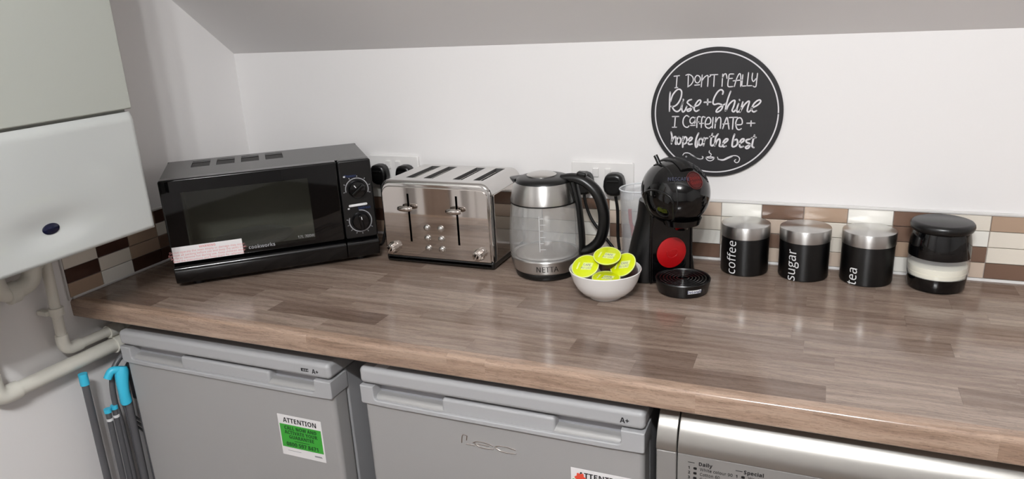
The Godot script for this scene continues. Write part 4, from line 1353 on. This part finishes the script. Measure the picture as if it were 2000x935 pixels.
	var tray := part(o, "drip_tray", lathe_mesh([Vector2(0.0, 0.0005), Vector2(0.044, 0.0005), Vector2(0.048, 0.003), Vector2(0.0535, 0.027), Vector2(0.0525, 0.029), Vector2(0.0505, 0.028), Vector2(0.047, 0.020), Vector2(0.0, 0.020)], 64), M.black_satin, Vector3(0, 0, tz))
	for k in 6:
		var r := 0.0445 - k * 0.0066
		var g := MB.new()
		var ring := []
		for i in 41:
			var a := TAU * i / 40
			ring.append(Vector3(sin(a) * r, 0.0262, cos(a) * r))
		g.tube(ring, 0.0017, 8, false)
		part(tray, "grate_ring", g.commit(), M.black_gloss)
	part(tray, "grate_bar", box_mesh(Vector3(0.093, 0.0025, 0.003), 0.001), M.black_gloss, Vector3(0, 0.0235, 0))
	part(tray, "grate_bar", box_mesh(Vector3(0.003, 0.0025, 0.093), 0.001), M.black_gloss, Vector3(0, 0.0235, 0))
	var lbl := MB.new()
	for i in 10:
		var a0 := lerpf(-0.27, 0.27, i / 10.0)
		var a1 := lerpf(-0.27, 0.27, (i + 1) / 10.0)
		var p0 := Vector3(sin(a0), 0, cos(a0))
		var p1 := Vector3(sin(a1), 0, cos(a1))
		lbl.quad(p0 * 0.0509 + Vector3(0, 0.0118, 0), p1 * 0.0509 + Vector3(0, 0.0118, 0), p1 * 0.0524 + Vector3(0, 0.0195, 0), p0 * 0.0524 + Vector3(0, 0.0195, 0), p0, p1, p1, p0)
	var lp := part(tray, "maker_label", lbl.commit(), M.print_white, Vector3.ZERO, Vector3(0, deg_to_rad(-2), 0), "small white label")
	part(lp, "lettering", bent_text("DeLonghi", 0.0068, 0.0524, 0.0, true), M.print_blue, Vector3(0, 0.0158, 0), Vector3(-0.0, 0, 0))
	# clear water tank behind
	var tk := MB.new()
	var to := [Vector2(0.0, 0.004), Vector2(0.044, 0.004), Vector2(0.047, 0.008), Vector2(0.0520, 0.168), Vector2(0.0535, 0.170), Vector2(0.0510, 0.170), Vector2(0.0445, 0.010), Vector2(0.0, 0.008)]
	tk.lathe(to, 56, 38, 1.0, 0.80)
	var tank := part(o, "water_tank", tk.commit(), M.clear_plastic, Vector3(0, 0, -0.088), Vector3.ZERO, "clear water tank")
	var trim := MB.new()
	var tp := []
	for i in 49:
		var a := TAU * i / 48
		tp.append(Vector3(sin(a) * 0.0523, 0.170, cos(a) * 0.0523 * 0.80))
	trim.tube(tp, 0.0016, 8, false)
	part(tank, "rim", trim.commit(), M.frosted_plastic)
	var red := MB.new()
	red.tube(smooth3([Vector3(-0.030, 0.125, -0.024), Vector3(-0.029, 0.10, -0.023), Vector3(-0.024, 0.078, -0.024), Vector3(-0.022, 0.05, -0.022), Vector3(-0.022, 0.02, -0.02)], 5), 0.0040, 10)
	red.tube(smooth3([Vector3(-0.023, 0.078, -0.024), Vector3(-0.010, 0.088, -0.022), Vector3(0.004, 0.104, -0.020)], 5), 0.0036, 10)
	part(tank, "red_float", red.commit(), M.emblem_red, Vector3(0.0, 0.0, 0.02), Vector3.ZERO, "red branching float inside the tank")

func side_opening(head: Node3D, c: Vector3):
	# the arched opening on the dome's flank: a sunk glossy patch within a raised rim
	var at := func(u: float, v: float, lift: float) -> Vector3:
		# u runs round the dome from its left side to its front, v up it
		var d := Vector3(-cos(v) * cos(u), sin(v), cos(v) * sin(u))
		return c + Vector3(d.x * (0.062 + lift), d.y * (0.064 + lift), d.z * ((0.070 if d.z > 0 else 0.092) + lift))
	var b := MB.new()
	var rows := []
	var edge := []
	for i in 13:
		var t := i / 12.0
		var u := lerpf(-0.15, 0.95, t)
		var top := 0.30 * sqrt(max(0.0, 1.0 - pow(2.0 * t - 1.0, 2))) - 0.05
		var line := []
		for k in 9:
			line.append(at.call(u, lerpf(-0.86, top, k / 8.0), 0.0004))
		rows.append(line)
		edge.append(at.call(u, top, 0.0004))
	b.skin(rows, false, Vector3(-0.7, 0, 0.6))
	var o := part(head, "side_opening", b.commit(), M.black_glass)
	var e := MB.new()
	var path := [at.call(-0.15, -0.75, 0.0004), at.call(-0.15, -0.4, 0.0004)]
	path.append_array(edge)
	path.append_array([at.call(0.95, -0.4, 0.0004), at.call(0.95, -0.80, 0.0004)])
	e.tube(path, 0.0020, 8)
	part(o, "opening_rim", e.commit(), M.black_satin)

func badge_on(head: Node3D, c: Vector3, d: Vector3, r: float, words: String, round: bool):
	# a small print that follows the dome
	d = d.normalized()
	var ax := Vector3.UP.cross(d).normalized()
	var up := d.cross(ax)
	var put := func(u: float, v: float) -> Vector3:
		var e := (d + ax * u / 0.064 + up * v / 0.064).normalized()
		return c + Vector3(e.x * 0.0624, e.y * 0.0644, e.z * 0.0704)
	var b := MB.new()
	if round:
		for i in 40:
			for k in 3:
				var a0 := TAU * i / 40
				var a1 := TAU * (i + 1) / 40
				var r0 := r * k / 3.0
				var r1 := r * (k + 1) / 3.0
				b.quad(put.call(cos(a0) * r0, sin(a0) * r0), put.call(cos(a1) * r0, sin(a1) * r0), put.call(cos(a1) * r1, sin(a1) * r1), put.call(cos(a0) * r1, sin(a0) * r1), d, d, d, d)
		var o := part(head, "round_badge", b.commit(), M.badge_red_dark, Vector3.ZERO, Vector3.ZERO, "dark red round badge")
		var rg := MB.new()
		var pts := []
		for i in 41:
			var a := TAU * i / 40
			pts.append(put.call(cos(a) * r * 1.12, sin(a) * r * 1.12))
		rg.tube(pts, 0.0005, 6, false)
		part(o, "badge_ring", rg.commit(), M.print_red)
		var words2 := words.split(" ")
		for i in words2.size():
			var t := part(o, "lettering", text_mesh(words2[i], 0.0085, true, 0.0002), M.print_red)
			t.transform = Transform3D(Basis(ax, up, d), put.call(0.0, 0.0038 - 0.0085 * i) + d * 0.0004)
	else:
		var t := part(head, "maker_print", text_mesh(words, 0.0095, true, 0.0004), M.print_navy)
		t.transform = Transform3D(Basis(ax, up, d), put.call(0, 0) + d * 0.0005)

# ------------------------------------------------------------------ bowl of pods
func pod_bowl():
	var at := Vector3(1.0935, WT, 0.274)
	var bowl := solo("bowl", lathe_mesh([Vector2(0.0, 0.0022), Vector2(0.027, 0.0022), Vector2(0.0285, 0.0002), Vector2(0.031, 0.0002), Vector2(0.0325, 0.004), Vector2(0.046, 0.011), Vector2(0.0565, 0.022), Vector2(0.0635, 0.036), Vector2(0.0695, 0.0555), Vector2(0.0702, 0.0575), Vector2(0.0692, 0.0588), Vector2(0.0672, 0.0575), Vector2(0.0610, 0.038), Vector2(0.0535, 0.024), Vector2(0.043, 0.014), Vector2(0.030, 0.0078), Vector2(0.0, 0.0065)], 72, 50), M.white_china, at, "small white china bowl holding coffee pods", "bowl")
	# pods: [lid centre, way it faces, cup colour, label]
	var list := [[Vector3(-0.0365, 0.0625, 0.012), Vector3(-0.05, 0.80, 0.56), "pod_white", "lime lidded pod with a white cup in the bowl"],
		[Vector3(0.0015, 0.0800, -0.010), Vector3(0.06, 0.93, 0.36), "pod_brown", "lime lidded brown pod highest in the bowl"],
		[Vector3(0.0350, 0.0670, -0.002), Vector3(-0.30, 0.72, 0.56), "pod_brown", "lime lidded brown pod tilted against the bowl beside the coffee machine"],
		[Vector3(0.0100, 0.0500, 0.0300), Vector3(0.03, 0.985, 0.12), "pod_brown", "lime lidded pod lying level and lowest in the bowl"]]
	for p in list:
		var up: Vector3 = p[1].normalized()
		var x := Vector3.RIGHT
		x = (x - up * x.dot(up)).normalized()
		var z := x.cross(up)
		var o := thing("coffee_pod", p[3], "coffee pod", at, 0.0, "coffee pods in the bowl")
		o.transform = Transform3D(Basis(x, up, z), at + p[0])
		part(o, "cup", lathe_mesh([Vector2(0.0, -0.030), Vector2(0.0155, -0.030), Vector2(0.018, -0.028), Vector2(0.0225, -0.003), Vector2(0.0265, -0.0022), Vector2(0.0270, -0.0010), Vector2(0.0, -0.0008)], 36), M[p[2]])
		var lid := part(o, "lid", lathe_mesh([Vector2(0.0, -0.0008), Vector2(0.0268, -0.0008), Vector2(0.0270, 0.0), Vector2(0.0262, 0.0006), Vector2(0.0, 0.0005)], 40), M.lime)
		part(lid, "rim", lathe_mesh([Vector2(0.0252, 0.0004), Vector2(0.0271, 0.0002), Vector2(0.0271, 0.0007), Vector2(0.0254, 0.0010), Vector2(0.0252, 0.0004)], 40, 20), M.lime_pale)
		part(lid, "print_panel", plate_mesh([Vector2(-0.009, -0.0085), Vector2(0.011, -0.0085), Vector2(0.013, 0.0085), Vector2(-0.007, 0.0085)], 0.0, 0.0002), M.lime_pale, Vector3(0.002, 0.0007, 0.0), Vector3(-PI / 2, 0, 0))
		part(lid, "lettering", text_mesh("CAFE", 0.0062, true, 0.0002), M.print_grey, Vector3(0.003, 0.0011, -0.003), Vector3(-PI / 2, 0, 0))
		part(lid, "lettering", text_mesh("AU LAIT", 0.0045, false, 0.0002), M.print_grey, Vector3(0.003, 0.0011, 0.004), Vector3(-PI / 2, 0, 0))
		part(lid, "print_panel", plate_mesh([Vector2(-0.003, -0.008), Vector2(0.0, -0.008), Vector2(0.002, 0.008), Vector2(-0.001, 0.008)], 0.0, 0.0002), M.lime_pale, Vector3(-0.014, 0.0007, 0.0), Vector3(-PI / 2, 0, 0))

# ------------------------------------------------------------------ canisters and jar
func canisters():
	var spec := [["coffee", Vector3(1.3325, WT, 0.0545), -0.010, 0.0022], ["sugar", Vector3(1.4475, WT, 0.0560), -0.020, -0.004], ["tea", Vector3(1.5635, WT, 0.0535), -0.014, -0.018]]
	for s in spec:
		var o := thing("canister", "black storage canister with a steel lid, marked %s" % s[0], "canister", s[1], 0.0, "black canisters with steel lids")
		var R := 0.0478
		var body := part(o, "body", lathe_mesh([Vector2(0, 0.0005), Vector2(R - 0.0035, 0.0005), Vector2(R - 0.001, 0.0018), Vector2(R, 0.005), Vector2(R, 0.078), Vector2(R - 0.002, 0.080), Vector2(0.0, 0.080)], 72, 30), M.black_steel)
		part(o, "lid", lathe_mesh([Vector2(0, 0.0785), Vector2(R + 0.0006, 0.0785), Vector2(R + 0.0010, 0.0795), Vector2(R + 0.0010, 0.1015), Vector2(R + 0.0004, 0.1032), Vector2(R - 0.0012, 0.1040), Vector2(0.0, 0.1044)], 72, 30), M.brushed_steel)
		part(body, "lettering", bent_text(s[0], 0.0265, R + 0.0003, PI / 2), M.print_white, Vector3(0, 0.0375 + s[3], 0), Vector3(0, deg_to_rad(-27.0 if s[0] != "tea" else -33.0), 0))
func creamer_jar():
	var o := thing("creamer_jar", "squat black jar with a clear band showing pale creamer", "jar", Vector3(1.6845, WT, 0.0585))
	part(o, "base", lathe_mesh([Vector2(0, 0.0005), Vector2(0.044, 0.0005), Vector2(0.0475, 0.002), Vector2(0.0492, 0.006), Vector2(0.0508, 0.0275), Vector2(0.0490, 0.0275), Vector2(0.0, 0.0275)], 64, 30), M.black_gloss)
	part(o, "glass_band", lathe_mesh([Vector2(0.0512, 0.0276), Vector2(0.0526, 0.034), Vector2(0.0532, 0.047), Vector2(0.0528, 0.060), Vector2(0.0522, 0.067), Vector2(0.0500, 0.067), Vector2(0.0505, 0.047), Vector2(0.0490, 0.0276), Vector2(0.0512, 0.0276)], 64, 50), M.clear_glass)
	var cr := MB.new()
	cr.lathe([Vector2(0, 0.0277), Vector2(0.0484, 0.0277), Vector2(0.0497, 0.036), Vector2(0.0500, 0.0475), Vector2(0.040, 0.0500), Vector2(0.022, 0.0515), Vector2(0.0, 0.0520)], 64, 40)
	part(o, "creamer", cr.commit(), M.creamer, Vector3.ZERO, Vector3.ZERO, "pale creamer powder")
	part(o, "shoulder", lathe_mesh([Vector2(0.0490, 0.0655), Vector2(0.0526, 0.0655), Vector2(0.0529, 0.072), Vector2(0.0524, 0.085), Vector2(0.0510, 0.098), Vector2(0.0490, 0.109), Vector2(0.0478, 0.1135), Vector2(0.0440, 0.1135), Vector2(0.0490, 0.0655)], 64, 50), M.black_gloss)
	part(o, "lid", lathe_mesh([Vector2(0, 0.1130), Vector2(0.0480, 0.1130), Vector2(0.0505, 0.1142), Vector2(0.0530, 0.1180), Vector2(0.0540, 0.1225), Vector2(0.0530, 0.1268), Vector2(0.0505, 0.1298), Vector2(0.0465, 0.1312), Vector2(0.0, 0.1318)], 64, 50), M.black_satin)

# ------------------------------------------------------------------ wall sign
func wall_sign():
	var o := thing("wall_sign", "round black wall sign with chalk style lettering about coffee", "sign", Vector3(1.2565, WT + 0.3205, 0.0005))
	part(o, "board", plate_mesh(arc(Vector2.ZERO, 0.1335, 0, 358, 119), 0.0, 0.006, 0.001), M.sign_board)
	var b := MB.new()
	b.ribbon(arc(Vector2.ZERO, 0.1240, 0, 360, 120), 0.0026, 0.0064)
	part(o, "ring", b.commit(), M.chalk)
	var A := [
		[20, [[[205, 140], [305, 130]], [[262, 135], [240, 345]], [[215, 350], [268, 345]], [[470, 130], [460, 330]], [[425, 125], [480, 110], [545, 150], [560, 220], [520, 290], [455, 335]],
			[[625, 130], [590, 180], [600, 245], [640, 265], [680, 230], [690, 180], [665, 140], [625, 130]], [[585, 305], [675, 298]], [[725, 125], [705, 335]], [[715, 230], [770, 160], [825, 135], [830, 200], [820, 330]], [[855, 160], [880, 135]],
			[[870, 125], [1005, 120]], [[945, 125], [930, 330]], [[1095, 115], [1080, 330]], [[1090, 180], [1120, 120], [1150, 110], [1165, 150], [1170, 190]], [[1290, 115], [1215, 120], [1200, 190], [1185, 280], [1195, 335], [1275, 335]], [[1200, 195], [1265, 190]],
			[[1300, 335], [1340, 200], [1385, 115], [1410, 130], [1415, 230], [1410, 335]], [[1280, 235], [1440, 220]], [[1450, 130], [1430, 330]], [[1430, 330], [1510, 325]], [[1550, 95], [1525, 325]], [[1525, 325], [1605, 322]], [[1620, 105], [1610, 200], [1635, 250], [1680, 200]], [[1705, 110], [1690, 240], [1680, 330], [1655, 345], [1630, 330]]]],
		[29, [[[125, 430], [110, 560], [100, 780]], [[125, 600], [170, 480], [250, 390], [310, 380], [340, 430], [320, 540], [260, 640], [190, 690], [120, 690]], [[150, 690], [190, 760], [250, 785], [310, 740], [345, 640], [360, 600]],
			[[355, 620], [335, 720], [350, 790], [390, 770], [430, 690]], [[366, 562], [370, 574]], [[520, 565], [470, 580], [440, 620], [480, 660], [520, 700], [500, 760], [450, 780], [435, 750], [490, 730], [560, 690]],
			[[560, 690], [640, 670], [690, 610], [680, 575], [640, 590], [590, 660], [565, 740], [600, 780], [655, 755]], [[755, 615], [875, 610]], [[820, 560], [815, 660]],
			[[1090, 470], [1100, 420], [1060, 390], [1000, 430], [940, 530], [915, 620], [940, 655], [1010, 640], [1075, 660], [1090, 690], [1060, 750], [1000, 790], [970, 780], [1010, 720], [1090, 670], [1140, 640]],
			[[1235, 420], [1190, 540], [1150, 680], [1140, 770]], [[1150, 760], [1200, 660], [1270, 590], [1310, 590], [1290, 680], [1260, 760], [1290, 785], [1330, 740]], [[1375, 640], [1345, 730], [1350, 790], [1390, 770], [1420, 720]], [[1389, 568], [1393, 580]],
			[[1450, 610], [1425, 700], [1400, 790]], [[1405, 780], [1470, 670], [1540, 600], [1565, 610], [1540, 700], [1530, 770], [1560, 785], [1600, 740]], [[1600, 720], [1700, 670], [1760, 610], [1750, 575], [1700, 590], [1640, 650], [1605, 740], [1640, 785], [1690, 765]]]]]
	var B := [
		[22, [[[145, 80], [260, 78]], [[200, 80], [180, 270]], [[140, 272], [215, 270]], [[445, 85], [400, 60], [350, 110], [335, 190], [360, 250], [410, 270], [440, 245]], [[560, 110], [510, 90], [465, 130], [465, 180], [500, 200], [545, 160], [560, 100]], [[562, 95], [545, 200]], [[470, 235], [550, 232]],
			[[650, 85], [610, 80], [590, 130], [580, 270]], [[560, 175], [620, 172]], [[730, 90], [690, 80], [670, 130], [660, 270]], [[630, 200], [700, 195]], [[740, 210], [810, 200], [830, 140], [800, 90], [760, 110], [730, 190], [745, 260], [800, 280], [840, 250]], [[870, 90], [855, 275]],
			[[920, 90], [900, 275]], [[905, 200], [950, 110], [990, 90], [1005, 140], [995, 280]], [[1035, 285], [1075, 170], [1110, 90], [1130, 180], [1145, 290]], [[1040, 205], [1140, 195]], [[1150, 90], [1290, 85]], [[1220, 90], [1205, 290]],
			[[1265, 215], [1360, 205], [1370, 140], [1340, 95], [1290, 110], [1260, 190], [1280, 280], [1320, 300], [1355, 280]], [[1450, 185], [1585, 183]], [[1522, 145], [1518, 235]]]],
		[31, [[[115, 360], [130, 450], [115, 570]], [[120, 540], [160, 460], [195, 440], [200, 500], [190, 570], [220, 570]], [[250, 445], [215, 500], [230, 570], [270, 560], [290, 490], [260, 445]], [[330, 440], [325, 530], [320, 625]], [[325, 520], [360, 445], [395, 460], [390, 540], [345, 570]],
			[[410, 530], [470, 500], [495, 460], [465, 450], [425, 500], [430, 570], [490, 565]], [[610, 370], [570, 460], [550, 560], [560, 620], [585, 600], [590, 530], [600, 505]], [[650, 455], [610, 510], [620, 580], [660, 575], [685, 510], [655, 455]], [[710, 450], [705, 530], [695, 590]], [[700, 530], [730, 465], [770, 455]],
			[[855, 375], [830, 480], [825, 570], [850, 590], [880, 560]], [[810, 430], [900, 425]], [[955, 380], [915, 440], [900, 520], [895, 590]], [[900, 580], [940, 490], [980, 470], [985, 530], [975, 590], [1010, 600]], [[1030, 560], [1100, 510], [1125, 470], [1090, 465], [1045, 520], [1040, 600], [1090, 590]],
			[[1240, 380], [1210, 480], [1200, 590], [1250, 590], [1290, 540], [1280, 470], [1230, 490]], [[1330, 540], [1390, 500], [1400, 460], [1365, 465], [1330, 520], [1335, 600], [1390, 590]], [[1500, 460], [1440, 480], [1450, 520], [1500, 540], [1490, 600], [1450, 625], [1430, 600], [1500, 560]], [[1580, 390], [1555, 480], [1540, 580], [1570, 605]], [[1530, 440], [1605, 430]]]],
		[17, [[[320, 770], [350, 735], [420, 730], [500, 770], [580, 820], [650, 830], [685, 800], [670, 785]], [[460, 755], [540, 800], [620, 835], [680, 825]], [[370, 797], [390, 797]], [[380, 787], [380, 807]], [[940, 790], [960, 825], [1040, 830], [1120, 790], [1200, 760], [1280, 760], [1325, 800], [1310, 860], [1270, 880], [1235, 850], [1260, 825]], [[950, 830], [1040, 845], [1140, 800], [1200, 770]],
			[[730, 800], [760, 845], [810, 860], [860, 840], [890, 800]], [[730, 800], [810, 785], [890, 800], [810, 812], [730, 800]], [[800, 680], [795, 710], [830, 740], [820, 770]]]]]
	for block in [[A, 9.35, 130.0], [B, 8.905, 215.0]]:
		for line in block[0]:
			var m := MB.new()
			for s in line[1]:
				var pts := []
				for p in s:
					var X: float = 1300.0 + p[0] / block[1]
					var Y: float = block[2] + p[1] / block[1]
					pts.append(Vector2((X - 1401.5) * 0.001034 + (Y - 217.0) * 0.000044, -(Y - 217.0) * 0.00106))
				m.ribbon(smooth2(pts, 5), line[0] / block[1] * 0.001, 0.0064)
			part(o, "ornament" if line[0] == 17 else "lettering", m.commit(), M.chalk)
